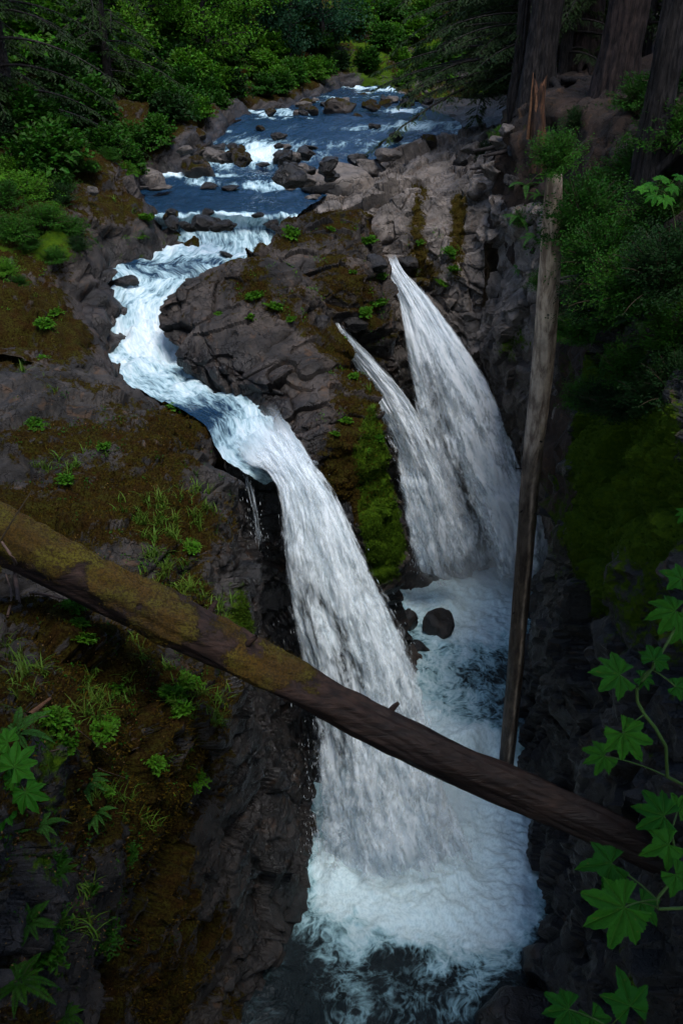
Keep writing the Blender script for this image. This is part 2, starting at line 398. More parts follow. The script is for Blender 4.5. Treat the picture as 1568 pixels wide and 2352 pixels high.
# ================================================================== rock masses
def Zr(*pts): return [PZ(*p) for p in pts]
def Yr(*pts): return [PY(*p) for p in pts]
ROCKS = {}; MOSSV = []
def rock_patch(name, ctrl, nu, nv, mat, seed, amp=1.0, aniso=(1, 1, 1), moss0=0.0, mossup=0.5, green0=-0.5, wet0=0.0, paint=(), wetline=None, flip=False, mossamp=0.45, smooth=False):
    C = np.array(ctrl, float)
    G = crom(crom(C, nu, 0), nv, 1)
    N = grid_normals(G)
    if flip: N = -N
    Q = G + N * rock_disp(G, seed, amp, aniso)[..., None]
    N2 = grid_normals(Q)
    if flip: N2 = -N2
    up = N2[..., 2]
    m = moss0 + mossup * (up - 0.45) + mossamp * fbm(Q * 0.75, 4, seed + 71)
    g = green0 + 0.5 * fbm(Q * 0.6, 4, seed + 91)
    w = np.full(m.shape, wet0) + 0.5 * wet0 * fbm(Q * 0.7, 3, seed + 55)
    x, y, _ = proj(Q)
    for (px, py, rx, ry, what, val) in paint:
        e = val * np.exp(-(((x - px) / rx) ** 2 + ((y - py) / ry) ** 2))
        if what == 'm': m = m + e
        elif what == 'g': g = g + e
        else: w = w + e
    # moss cushions stand a little proud of the stone
    lift = 0.05 * sstep(0.25, 0.6, np.maximum(m, g)) * (0.6 + 0.8 * fbm(Q * 5, 3, seed + 3))
    Q = Q + N2 * lift[..., None]
    ROCKS[name] = ROCKS.get(name, []) + [(Q, N2)]; MOSSV.append((Q, N2, m, g))
    F = grid_faces(nu, nv)
    if not flip: F = F[:, ::-1]
    me = mesh_np(name, Q.reshape(-1, 3), F, smooth, {'moss': m.ravel(), 'green': g.ravel(), 'wet': np.clip(w, 0, 1).ravel()})
    return link(name, me, M[mat])
def skirt_cols(rows, base, n=3, bow=0.0):
    """extend every row of world points down to its base point"""
    out = []
    for r, b in zip(rows, base):
        r = [np.array(p) for p in r]; a = r[-1]; ext = []
        for k in range(1, n + 1):
            f = k / n; q = a * (1 - f) + b * f; q = q + np.array([bow * math.sin(math.pi * f), 0, 0]); ext.append(q)
        out.append(r + ext)
    return out

# ---- near left bank: stream edge at the back, log lying over it, canyon wall on its right
lb = [
 Zr((-260,800,11.6),(0,790,11.5),(130,800,11.4),(250,838,11.0),(345,886,10.6),(405,928,10.4),(462,982,10.25),(512,1055,9.8)),
 Zr((-260,890,11.9),(0,880,11.75),(120,880,11.7),(240,895,11.4),(335,938,11.1),(405,990,10.8),(468,1040,10.35),(530,1095,9.6)),
 Zr((-260,1000,11.8),(0,1000,11.65),(120,1000,11.55),(240,1010,11.4),(340,1030,11.2),(425,1065,10.8),(490,1110,10.3),(540,1160,9.4)),
 Zr((-260,1120,11.6),(0,1120,11.4),(120,1120,11.3),(240,1130,11.1),(340,1150,10.9),(430,1180,10.5),(500,1210,10.0),(545,1240,9.1)),
 Zr((-260,1250,11.6),(0,1240,11.35),(120,1250,11.2),(240,1260,10.9),(340,1280,10.6),(440,1310,10.1),(510,1340,9.4),(555,1350,8.5)),
 Zr((-260,1380,11.7),(0,1370,11.2),(120,1380,10.9),(240,1400,10.4),(350,1430,9.9),(450,1460,9.3),(530,1480,8.6),(582,1480,7.6)),
 Zr((-260,1520,12.2),(0,1510,11.7),(120,1520,11.1),(240,1540,10.3),(350,1560,9.6),(440,1590,9.0),(510,1620,8.4),(555,1630,7.0)),
 Zr((-260,1680,12.8),(0,1670,12.4),(120,1680,11.6),(230,1700,10.5),(330,1720,9.5),(410,1740,8.6),(480,1760,7.8),(525,1780,6.2)),
 Zr((-260,1850,13.3),(0,1840,12.9),(110,1860,11.8),(210,1880,10.4),(300,1900,9.1),(370,1920,7.9),(430,1940,6.6),(475,1960,5.0)),
 Zr((-260,2050,13.3),(0,2040,12.6),(110,2060,11.2),(200,2080,9.5),(280,2100,7.9),(340,2120,6.4),(400,2150,5.0),(440,2170,3.5)),
 Zr((-260,2300,13.0),(0,2300,12.0),(100,2300,10.2),(190,2310,8.3),(260,2320,6.6),(320,2330,5.0),(370,2350,3.5),(410,2360,2.0)),
 Zr((-260,2650,12.0),(0,2650,11.0),(100,2650,9.0),(190,2650,7.0),(260,2650,5.2),(320,2650,3.6),(360,2650,2.2),(390,2650,0.8)),
]
lbase = Zr((735,1835,-.4),(728,1880,-.4),(722,1920,-.4),(716,1960,-.4),(708,2000,-.4),(698,2040,-.4),(688,2070,-.4),(670,2120,-.4),(648,2180,-.4),(622,2260,-.4),(596,2370,-.4),(560,2700,-.4))
lb = [[r[0] + (r[0] - r[1]) * 1.6 + np.array([-1.0, 0, .5])] + r for r in lb]
ctrl = skirt_cols(lb, lbase, 4, -0.25)
o = rock_patch('rock_bank', ctrl, 520, 410, 'rock_dark', 101, 0.85, (0.8, 0.95, 0.8), 0.48, 0.35, green0=-.2, smooth=True,
    paint=[(100,900,220,60,'m',-.35),(260,960,160,80,'m',-.25),(470,880,120,90,'m',.25),(400,1010,120,60,'m',.35),(60,1080,120,50,'m',-.2),(420,1150,150,120,'m',.3),
           (120,1180,200,60,'m',.2),(500,1050,50,90,'m',-.5),(230,1300,60,30,'m',-.6),(330,1290,60,40,'m',-.6),(430,1330,160,60,'g',.35),(450,1600,180,150,'m',.35),(250,1650,220,120,'m',.3),(350,1850,200,150,'m',.3),
           (560,1480,40,150,'g',.6),(500,1700,80,200,'g',.3),(620,1700,120,700,'w',1.2),(560,1250,40,200,'w',.8),(620,1650,110,450,'m',-.8),(350,2100,160,250,'m',.15),(640,2150,90,200,'m',-.9),
           (90,1900,160,260,'g',.4),(90,2250,160,200,'g',.3)])
tag(o, 'dark rock bank under the mossy fallen log, dropping into the gorge', 'rock bank')

# ---- black alcove wall behind the big fall
ctrl = [Yr((520,1010,18.4),(580,1000,18.6),(650,990,18.7),(720,1010,18.7),(800,1050,18.6)),
        Yr((520,1060,17.9),(580,1060,18.0),(650,1060,18.1),(720,1080,18.2),(800,1120,18.2)),
        Yr((530,1180,17.4),(590,1180,17.6),(660,1190,17.8),(740,1210,17.9),(820,1260,18.0)),
        Yr((560,1400,17.0),(630,1400,17.4),(690,1420,17.7),(770,1440,17.9),(860,1480,18.0)),
        Zr((690,1880,-.5),(740,1860,-.5),(800,1840,-.5),(880,1800,-.5),(960,1740,-.5))]
o = rock_patch('cliff_alcove', ctrl, 150, 110, 'rock_black', 111, 0.8, (1, 1, 0.6), -0.6, 0.2, wet0=0.9)
tag(o, 'black wet rock alcove tucked behind the nearest waterfall', 'cliff')

# ---- centre rock between the near chute and the middle fall
ctrl = [
 Yr((395,735,24.2),(440,690,24.6),(500,670,25.0),(570,640,25.2),(630,650,25.0),(690,690,24.6),(740,760,24),(790,830,23.4)),
 Yr((370,712,22.3),(422,652,22.7),(478,626,22.9),(558,584,23.1),(625,594,23.1),(690,640,23.0),(742,720,22.9),(792,795,22.4)),
 Yr((366,745,22.0),(405,710,22.1),(480,690,22.1),(560,670,22.1),(640,680,22.0),(700,720,21.9),(752,780,21.6),(808,845,21.2)),
 Yr((372,775,21.7),(410,780,21.3),(480,770,21.0),(560,760,20.9),(640,770,20.8),(700,790,20.7),(765,840,20.5),(838,900,20.3)),
 Yr((395,800,21.5),(430,830,20.9),(500,840,20.3),(570,840,19.9),(640,840,19.7),(700,860,19.6),(775,900,19.4),(865,975,19.4)),
 Yr((412,822,21.4),(458,856,20.7),(524,880,20.0),(585,902,19.4),(642,932,18.9),(700,950,18.6),(785,985,18.5),(895,1065,18.9)),
 Yr((420,850,21.3),(470,895,20.6),(540,925,19.9),(610,955,19.2),(660,1010,18.3),(725,1060,18.1),(810,1090,18.1),(915,1165,18.7)),
 Yr((420,900,21.0),(470,950,20.0),(560,1000,19.0),(640,1040,18.5),(710,1100,18.1),(775,1155,17.9),(845,1210,17.9),(922,1265,18.7)),
 Yr((470,1000,20.6),(540,1060,19.8),(620,1130,19.0),(690,1180,18.5),(750,1220,18.2),(810,1270,18.0),(860,1320,18.2),(922,1350,19.3)),
 Yr((560,1150,20.2),(640,1220,19.4),(700,1260,18.9),(750,1300,18.6),(800,1330,18.4),(840,1380,18.6),(885,1410,19.2),(935,1440,20.6)),
 Zr((700,1700,-.3),(760,1700,-.3),(810,1690,-.3),(850,1680,-.3),(890,1670,-.2),(920,1640,0),(940,1570,.5),(962,1510,1.0)),
]
o = rock_patch('rock_outcrop', ctrl, 330, 320, 'rock_mid', 123, 0.78, (0.85, 0.85, 0.75), 0.12, 0.40,
    paint=[(600,650,90,40,'m',.45),(700,690,60,50,'m',.4),(770,830,50,60,'m',.5),(820,950,60,200,'m',.6),(790,1100,70,120,'m',.6),(870,1150,55,200,'g',1.3),(830,1020,40,160,'g',.5),(890,1250,50,120,'g',.9),(720,1030,40,50,'g',.6),(860,1000,30,120,'g',.4),
           (450,760,60,80,'m',-.3),(480,850,120,50,'w',1.0),(430,780,50,80,'w',.5),(600,930,120,50,'w',1.0),(650,880,110,60,'m',-.6),(560,800,110,60,'m',-.4),(690,960,60,60,'m',-.6),(700,1050,60,60,'w',.9),
           (520,770,100,60,'g',.3),(560,850,120,50,'g',.25),(905,1380,50,80,'w',1.),(905,1400,50,80,'m',-.8),(905,1420,60,70,'g',-.8)])
tag(o, 'big rounded brown rock between the nearest chute and the middle fall', 'rock')

# ---- upper mossy rock between river bend and the two rear falls
ctrl = [
 Yr((590,640,28.0),(640,560,28.4),(700,540,28.6),(770,535,28.6),(830,535,28.6),(850,580,28.3),(880,640,28),(900,690,27.6)),
 Yr((580,600,26.6),(640,500,27.0),(700,482,27.2),(770,478,27.3),(828,475,27.3),(850,520,27.1),(880,590,26.9),(893,640,26.5)),
 Yr((585,610,25.8),(640,545,25.8),(700,525,26.0),(770,520,26.0),(822,530,26.0),(848,580,25.8),(880,640,25.6),(900,690,25.4)),
 Yr((600,615,25.0),(650,590,25.0),(710,580,25.0),(770,580,25.0),(820,600,25.0),(852,640,24.9),(885,690,24.8),(908,750,25.0)),
 Yr((640,625,24.3),(680,640,24.2),(730,650,24.2),(780,660,24.2),(830,680,24.3),(862,710,24.4),(890,760,24.6),(915,820,25.0)),
 Yr((680,650,23.9),(710,690,23.8),(750,720,23.9),(800,740,24.1),(842,770,24.3),(870,800,24.5),(896,840,24.8),(925,900,25.2)),
 Yr((700,690,23.9),(730,730,23.9),(790,780,24.2),(840,830,24.4),(870,860,24.6),(893,890,24.8),(915,920,25.1),(945,970,25.5)),
 Yr((740,800,24.2),(790,880,24.4),(845,950,24.7),(890,990,24.9),(915,1010,25.0),(940,1030,25.1),(965,1060,25.3),(1000,1100,25.6)),
 Yr((790,950,24.6),(840,1020,24.9),(880,1100,25.2),(910,1130,25.3),(940,1150,25.4),(965,1160,25.5),(1000,1180,25.6),(1040,1200,25.8)),
 Zr((860,1400,.6),(890,1390,.6),(920,1380,.6),(950,1375,.6),(980,1370,.6),(1010,1365,.6),(1050,1360,.6),(1100,1355,.6)),
]
o = rock_patch('rock_outcrop', ctrl, 240, 200, 'rock_mid', 137, 0.75, (.9, .9, 0.8), 0.28, 0.4, green0=-.25,
    paint=[(740,495,120,30,'m',.3),(800,560,50,90,'m',.1),(830,600,40,120,'g',.45),(690,570,70,40,'m',-.3),(640,560,60,40,'m',.3),(650,600,60,40,'m',-.4),(740,640,60,60,'m',.35),(850,730,40,90,'m',.4),(830,790,40,40,'g',.6),(920,1000,40,150,'g',.45),
           (900,850,60,110,'w',.9),(960,1050,90,150,'w',1.2),(980,1100,120,200,'m',-.9),(720,740,60,40,'w',.9),(920,1080,150,160,'m',-.6)])
tag(o, 'moss-topped rock between the river bend and the two rear waterfalls', 'rock')

# ---- pale rock shelf right of the river, its front broken into the gorge
ctrl = [
 Yr((640,455,37),(760,430,39),(840,395,41),(900,352,44),(960,322,45),(1030,300,45),(1100,292,43),(1150,290,40)),
 Yr((670,466,32),(760,450,33),(840,420,34.5),(900,375,37),(960,345,38),(1030,325,38),(1100,325,36),(1150,335,33)),
 Yr((690,475,30.4),(760,460,31.2),(840,435,32),(910,405,33),(970,385,33.5),(1040,375,33.3),(1100,378,31.5),(1150,395,29.5)),
 Yr((700,490,29.2),(770,485,29.6),(850,462,30),(905,445,30.4),(955,432,30.6),(1010,440,30.4),(1065,455,29.5),(1130,470,28.2)),
 Yr((710,520,28.9),(790,520,29),(862,505,29.2),(915,490,29.3),(958,480,29.3),(1020,490,29),(1072,520,28.4),(1115,540,27.9)),
 Yr((720,560,28.7),(820,560,28.7),(880,555,28.6),(930,560,28.4),(968,565,28.2),(1030,575,28),(1080,600,27.7),(1112,620,27.6)),
 Yr((740,600,28.5),(840,600,28.5),(893,608,28.3),(945,640,28),(985,660,27.8),(1040,670,27.6),(1082,690,27.3),(1108,710,27.3)),
 Yr((760,700,28.3),(850,680,28.3),(910,690,28.2),(975,740,27.8),(1025,765,27.5),(1065,785,27.3),(1092,800,27.1),(1106,820,27.2)),
 Yr((800,850,27.8),(880,850,27.8),(950,880,27.6),(1020,930,27.2),(1075,950,27),(1110,970,26.9),(1140,990,26.8),(1160,1010,26.8)),
 Yr((850,1050,27.2),(930,1080,27),(1000,1100,26.8),(1070,1130,26.6),(1130,1150,26.5),(1170,1160,26.5),(1200,1170,26.4),(1230,1190,26.4)),
 Zr((900,1380,.6),(960,1370,.6),(1020,1360,.6),(1090,1350,.6),(1150,1340,.6),(1190,1335,.6),(1230,1330,.6),(1270,1325,.6)),
]
o = rock_patch('rock_shelf', ctrl, 340, 320, 'rock_pale', 149, 0.85, (1.1, 0.9, 0.8), -0.18, 0.15, mossamp=.35,
    paint=[(960,500,25,120,'m',.8),(1050,560,25,110,'m',.8),(930,520,40,40,'m',.3),(980,630,60,60,'m',.5),(1060,480,30,50,'m',.5),(990,560,20,60,'g',.5),(1040,690,40,60,'g',.45),(880,640,40,60,'w',.6),
           (1000,900,120,200,'w',1.1),(1150,1050,120,250,'w',1.2),(1000,1250,250,150,'w',1.2),(950,390,100,30,'m',-.2),(1110,900,60,120,'g',.3),(1160,1000,60,150,'g',.3)])
tag(o, 'pale grey rock shelf on the far side of the rear fall', 'rock')
# ---- slab beyond the dark cleft
ctrl = [
 Yr((1118,430,31.0),(1160,430,30.5),(1205,440,29.5),(1260,450,28)),
 Yr((1128,470,28.0),(1160,470,27.4),(1200,480,26.3),(1260,490,25.0)),
 Yr((1136,560,27.5),(1165,560,26.8),(1208,570,25.6),(1262,580,24.4)),
 Yr((1135,650,27.2),(1162,650,26.2),(1212,660,25.0),(1265,680,23.8)),
 Yr((1122,740,26.9),(1150,740,25.9),(1208,760,24.7),(1268,790,23.4)),
 Yr((1110,830,26.7),(1150,850,25.7),(1205,880,24.6),(1275,900,23.2)),
 Yr((1140,980,26.6),(1175,1000,25.8),(1215,1040,24.7),(1285,1060,23.2)),
 Yr((1195,1180,26.5),(1220,1180,25.8),(1250,1190,24.8),(1300,1200,23.4)),
 Zr((1255,1330,.6),(1275,1335,.6),(1290,1340,.6),(1300,1345,.6)),
]
o = rock_patch('rock_slab', ctrl, 200, 90, 'rock_pale', 157, 0.7, (1, 1, 0.7), -0.4, 0.1,
    paint=[(1180,780,60,60,'g',.7),(1200,720,50,30,'g',.4),(1170,900,90,90,'g',.8),(1200,1050,120,150,'g',.4),(1180,850,120,60,'w',.8),(1200,1000,150,150,'w',1.2),(1140,500,30,100,'w',.7),(1160,470,40,40,'w',.4),(1210,500,40,60,'m',.3)])
tag(o, 'grey slab right of the narrow dark cleft, behind the leaning trunk', 'rock')

# ---- right gorge wall (world coordinates: station Y, foot x)
wy = [29, 26.5, 24, 21.5, 19, 16.5, 14, 11.5, 9, 6.5, 4, 1, -3]
wx = [8.4, 7.6, 6.4, 5.9, 5.25, 5.0, 4.85, 4.35, 4.2, 4.1, 4.1, 4.2, 4.2]
wz = [-0.5, 1.2, 2.4, 4.5, 7, 9.5, 11.8, 13.2, 14.2, 14.9]
wo = [0.0, .05, .35, .5, .55, .6, .7, .85, 1.3, 2.6]
ctrl = [[np.array([x + ox * (1.0 + 0.15 * math.sin(Y * 1.3)), Y, z]) for Y, x in zip(wy, wx)] for z, ox in zip(wz, wo)][::-1]
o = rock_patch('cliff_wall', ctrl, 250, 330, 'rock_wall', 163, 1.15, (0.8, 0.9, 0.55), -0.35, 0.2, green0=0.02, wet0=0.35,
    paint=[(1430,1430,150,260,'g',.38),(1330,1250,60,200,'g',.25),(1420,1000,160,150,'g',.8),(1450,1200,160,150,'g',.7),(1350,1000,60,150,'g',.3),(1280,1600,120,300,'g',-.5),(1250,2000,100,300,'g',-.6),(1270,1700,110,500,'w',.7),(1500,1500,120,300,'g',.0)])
tag(o, 'dark mossy gorge wall rising behind the leaning trunk', 'cliff')

# ---- left river bank and forest floor (function of Y and distance from the river)
bankL = Zr((790,190,16.2),(690,235,15.6),(560,262,15.35),(480,318,14.95),(400,365,14.45),(345,400,14.0),(330,440,13.7),(372,500,13.35),(372,565,12.6),(262,612,12.4),(268,670,12.1),(228,722,11.7),(232,790,11.2),(275,850,10.9))
bankL = np.array(sorted([p.tolist() for p in bankL], key=lambda p: p[1]))
bl_Y = np.concatenate([[10.0, 17.0], bankL[:, 1], [75, 95, 160]])
bl_x = np.concatenate([[bankL[0, 0] - .6, bankL[0, 0] - .4], bankL[:, 0], [16, 30, 60]])
bl_z = np.concatenate([[10.2, 10.4], bankL[:, 2], [17.2, 18.5, 22]])
gd = np.array([-3, -0.6, 0, 0.3, 1.0, 2.5, 5, 10, 20, 40, 80])
g_near = np.array([-1.2, -.9, -.5, .35, 1.25, 1.9, 2.2, 3.2, 7, 16, 34])
g_far = np.array([-1.2, -.7, -.4, .1, .45, 1.0, 1.9, 3.6, 8, 17, 36])
def ground_left(x, Y):
    x = np.asarray(x, float); Y = np.asarray(Y, float)
    d = np.interp(Y, bl_Y, bl_x) - x; z = np.interp(Y, bl_Y, bl_z); w = sstep(28, 34, Y)
    return z + np.interp(d, gd, g_near) * (1 - w) + np.interp(d, gd, g_far) * w
Ys = np.concatenate([np.linspace(18.2, 34, 190), np.linspace(34.3, 70, 90), np.linspace(72, 160, 20)])[::-1]
ds = np.concatenate([np.linspace(-3, 4, 120), np.linspace(4.2, 12, 40), np.linspace(13, 80, 24)])[::-1]
xe = np.interp(Ys, bl_Y, bl_x)
GX = xe[:, None] - ds[None]; GY = np.repeat(Ys[:, None], len(ds), 1); GZ = ground_left(GX, GY)
G = np.stack([GX, GY, GZ], -1); N = grid_normals(G)
N = np.where(N[..., 2:3] < 0, -N, N)
am = np.clip(1.2 - np.abs(ds) / 14, 0.25, 1)[None]
Q = G + N * (rock_disp(G, 171, 0.8) * am)[..., None]
N2 = grid_normals(Q); N2 = np.where(N2[..., 2:3] < 0, -N2, N2)
x_, y_, _ = proj(Q)
mo = 0.62 + 0.3 * (N2[..., 2] - .5) + .35 * fbm(Q * .6, 4, 5)
gr = 0.05 + .45 * fbm(Q * .5, 4, 8) + .6 * np.exp(-((x_ - 100) / 160) ** 2 - ((y_ - 560) / 60) ** 2)
gr = gr + .45 * sstep(52, 62, Q[..., 1])
we = 1.0 * np.exp(-(np.abs(ds)[None] / 0.45) ** 2) * np.ones_like(mo)
mo = mo - 1.2 * we
F = grid_faces(len(Ys), len(ds))
me = mesh_np('terrain', Q.reshape(-1, 3), F, True, {'moss': mo.ravel(), 'green': gr.ravel(), 'wet': we.ravel()})
terrL = tag(link('terrain', me, M['rock_mid']), kind='structure')
QL, NL = Q, N2

# ---- right bank forest floor
rr_Y = np.array([-6, 3, 10, 14, 18, 22, 25.2, 28, 32, 40, 50, 62, 100, 160.])
rr_x = np.array([4.9, 5.0, 5.3, 5.8, 6.1, 6.3, 6.0, 4.95, 5.2, 7.4, 10.5, 14, 30, 60.])
rr_z = np.array([13.5, 13.8, 14, 14.2, 14.5, 14.6, 14.5, 14.8, 14.9, 15.2, 15.6, 16.2, 19, 22.])
hd = np.array([-2.5, -.6, 0, .35, .8, 2.5, 6, 15, 40, 90]); hz = np.array([-6, -1.8, -.1, 1.0, 1.8, 2.4, 3.0, 5.5, 14, 34])
def ground_right(x, Y):
    d = np.asarray(x, float) - np.interp(Y, rr_Y, rr_x)
    return np.interp(Y, rr_Y, rr_z) + np.interp(d, hd, hz)
Ys = np.concatenate([np.linspace(-6, 12, 40), np.linspace(12.2, 40, 230), np.linspace(40.5, 160, 50)])[::-1]
ds = np.concatenate([np.linspace(-2.2, 4, 90), np.linspace(4.2, 14, 36), np.linspace(15, 90, 20)])
xe = np.interp(Ys, rr_Y, rr_x)
neg_ = np.minimum(ds, 0)[None] * (1 - sstep(33, 37, Ys)[:, None]); ds = ds[None] * np.where(ds[None] < 0, .08 + .92 * sstep(33, 37, Ys)[:, None], 1.0)
GX = xe[:, None] + ds; GY = np.repeat(Ys[:, None], ds.shape[1], 1); GZ = ground_right(GX, GY) + 3.5 * neg_
G = np.stack([GX, GY, GZ], -1); N = grid_normals(G); N = np.where(N[..., 2:3] < 0, -N, N)
Q = G + N * (rock_disp(G, 191, 0.75))[..., None]
N2 = grid_normals(Q); N2 = np.where(N2[..., 2:3] < 0, -N2, N2)
mo = -0.2 + .4 * fbm(Q * .6, 4, 15); gr = 0.12 + .45 * fbm(Q * .5, 4, 18) + 0.5 * sstep(22, 17, Q[..., 1])
QR, NR = Q, N2
me = mesh_np('terrain', Q.reshape(-1, 3), grid_faces(len(Ys), ds.shape[1]), True, {'moss': mo.ravel(), 'green': gr.ravel(), 'wet': np.zeros(mo.size)})
terrR = tag(link('terrain', me, M['soil']), kind='structure')

# ---- gravelly river bed under the water so nothing is open below
ctrl = [[np.array([x0 + (x1 - x0) * f, Y, z]) for f in (0, .25, .5, .75, 1)] for Y, z, x0, x1 in ((75, 15.2, -14, 20), (56, 14.9, -14, 14), (44, 14.4, -13, 10), (38, 13.7, -12, 6), (32, 12.9, -11, 2), (29, 12.3, -10, 0), (27, 11.4, -10, -2.2), (25.5, 11.0, -10, -3))]
o = rock_patch('river_bed', ctrl, 120, 90, 'rock_dark', 201, 0.7, moss0=-.5, wet0=.8)
tag(o, kind='structure')

# ================================================================== river, falls, pool
def water_patch(name, L, Rt, nu, nv, mat, seed, spread=0.10, calm=0.05, steep_gain=1.4, foam_extra=None, crown=0.0):
    L = np.array(L); Rt = np.array(Rt); mid = (L + Rt) / 2
    L2 = L + (L - Rt) * spread; R2 = Rt + (Rt - L) * spread
    C = np.stack([L2 * (1 - f) + R2 * f for f in np.linspace(0, 1, 5)], 1)
    C[:, 2, 2] += crown; C[:, 1, 2] += crown * .7; C[:, 3, 2] += crown * .7
    G = crom(crom(C, nu, 0), nv, 1)
    along = np.concatenate([[0], np.cumsum(np.linalg.norm(np.diff(G[:, nv // 2], axis=0), axis=1))])
    drop = -np.gradient(G[..., 2], axis=0) / (np.linalg.norm(np.gradient(G[..., :2], axis=0), axis=-1) + 1e-6)
    st = sstep(0.08, 0.45, drop)
    # foam is carried downstream
    f = np.zeros_like(st); cur = st[0]
    dl = np.gradient(along)
    for i in range(nu):
        cur = np.maximum(st[i], cur * np.exp(-dl[i] / 1.5)); f[i] = cur
    f = np.minimum(f * steep_gain, .50) + 0.16 * fbm(G * np.array([.8, .8, 2]), 4, seed)
    x, y, _ = proj(G)
    f = f + .55 * sstep(.25, .75, fbm(G * np.array([.35, .9, 0]), 4, seed + 33)) * sstep(31, 34, G[..., 1])
    if foam_extra:
        for (px, py, rx, ry, v) in foam_extra: f = f + v * np.exp(-((x - px) / rx) ** 2 - ((y - py) / ry) ** 2)
    rough = calm + 0.16 * np.clip(f, 0, 1)
    W = np.stack([x * 0, x * 0, rough * (fbm(G * np.array([1.1, 1.1, 1]), 4, seed + 2) + 0.6 * fbm(G * 3.2, 4, seed + 3))], -1)
    G = G + W
    uv = np.stack([np.repeat(along[:, None], nv, 1), np.linalg.norm(G - G[:, :1], axis=-1)], -1)
    me = mesh_np(name, G.reshape(-1, 3), grid_faces(nu, nv)[:, ::-1], True, {'foam': f.ravel()}, uv)
    return link(name, me, M[mat]), G, f
RL = [(790,196,16.0),(655,242,15.5),(550,272,15.25),(455,312,14.85),(385,352,14.45),(365,385,14.05),(335,418,13.82),(335,450,13.6),(355,490,13.42),(352,520,12.95),(350,566,12.5),(262,606,12.35),(285,655,12.0),(226,718,11.6),(232,788,11.0),(285,858,10.75),(385,912,10.55),(480,965,10.42),(530,1042,10.15),(590,1085,9.75),(622,1105,9.3)]
RR = [(880,196,16.0),(935,240,15.5),(985,272,15.25),(995,302,14.9),(920,345,14.45),(770,380,14.05),(735,420,13.82),(700,452,13.6),(645,492,13.42),(620,525,12.95),(590,572,12.5),(560,605,12.35),(470,640,12.0),(385,700,11.6),(405,780,11.0),(425,838,10.75),(500,880,10.55),(600,905,10.42),(650,955,10.15),(695,1030,9.75),(725,1080,9.3)]
ro, RG, RF = water_patch('river', [PZ(*p) for p in RL], [PZ(*p) for p in RR], 700, 70, 'river', 301, 0.12, 0.06,
    foam_extra=[(420,575,150,14,.3),(330,780,100,70,.5),(330,690,90,40,.1),(440,890,130,45,.46),(560,950,90,45,.2),(600,345,60,18,.7),(690,390,70,10,.2),(600,425,60,12,.6),(470,420,40,10,.5),(900,250,60,10,.3),(930,290,50,8,.5),(560,500,60,20,.35),
                (430,620,60,20,-.3),(540,445,160,14,-.3),(540,470,200,14,-.4),(560,395,150,10,-.1),(290,595,60,18,-.2)])
tag(ro, kind='structure')

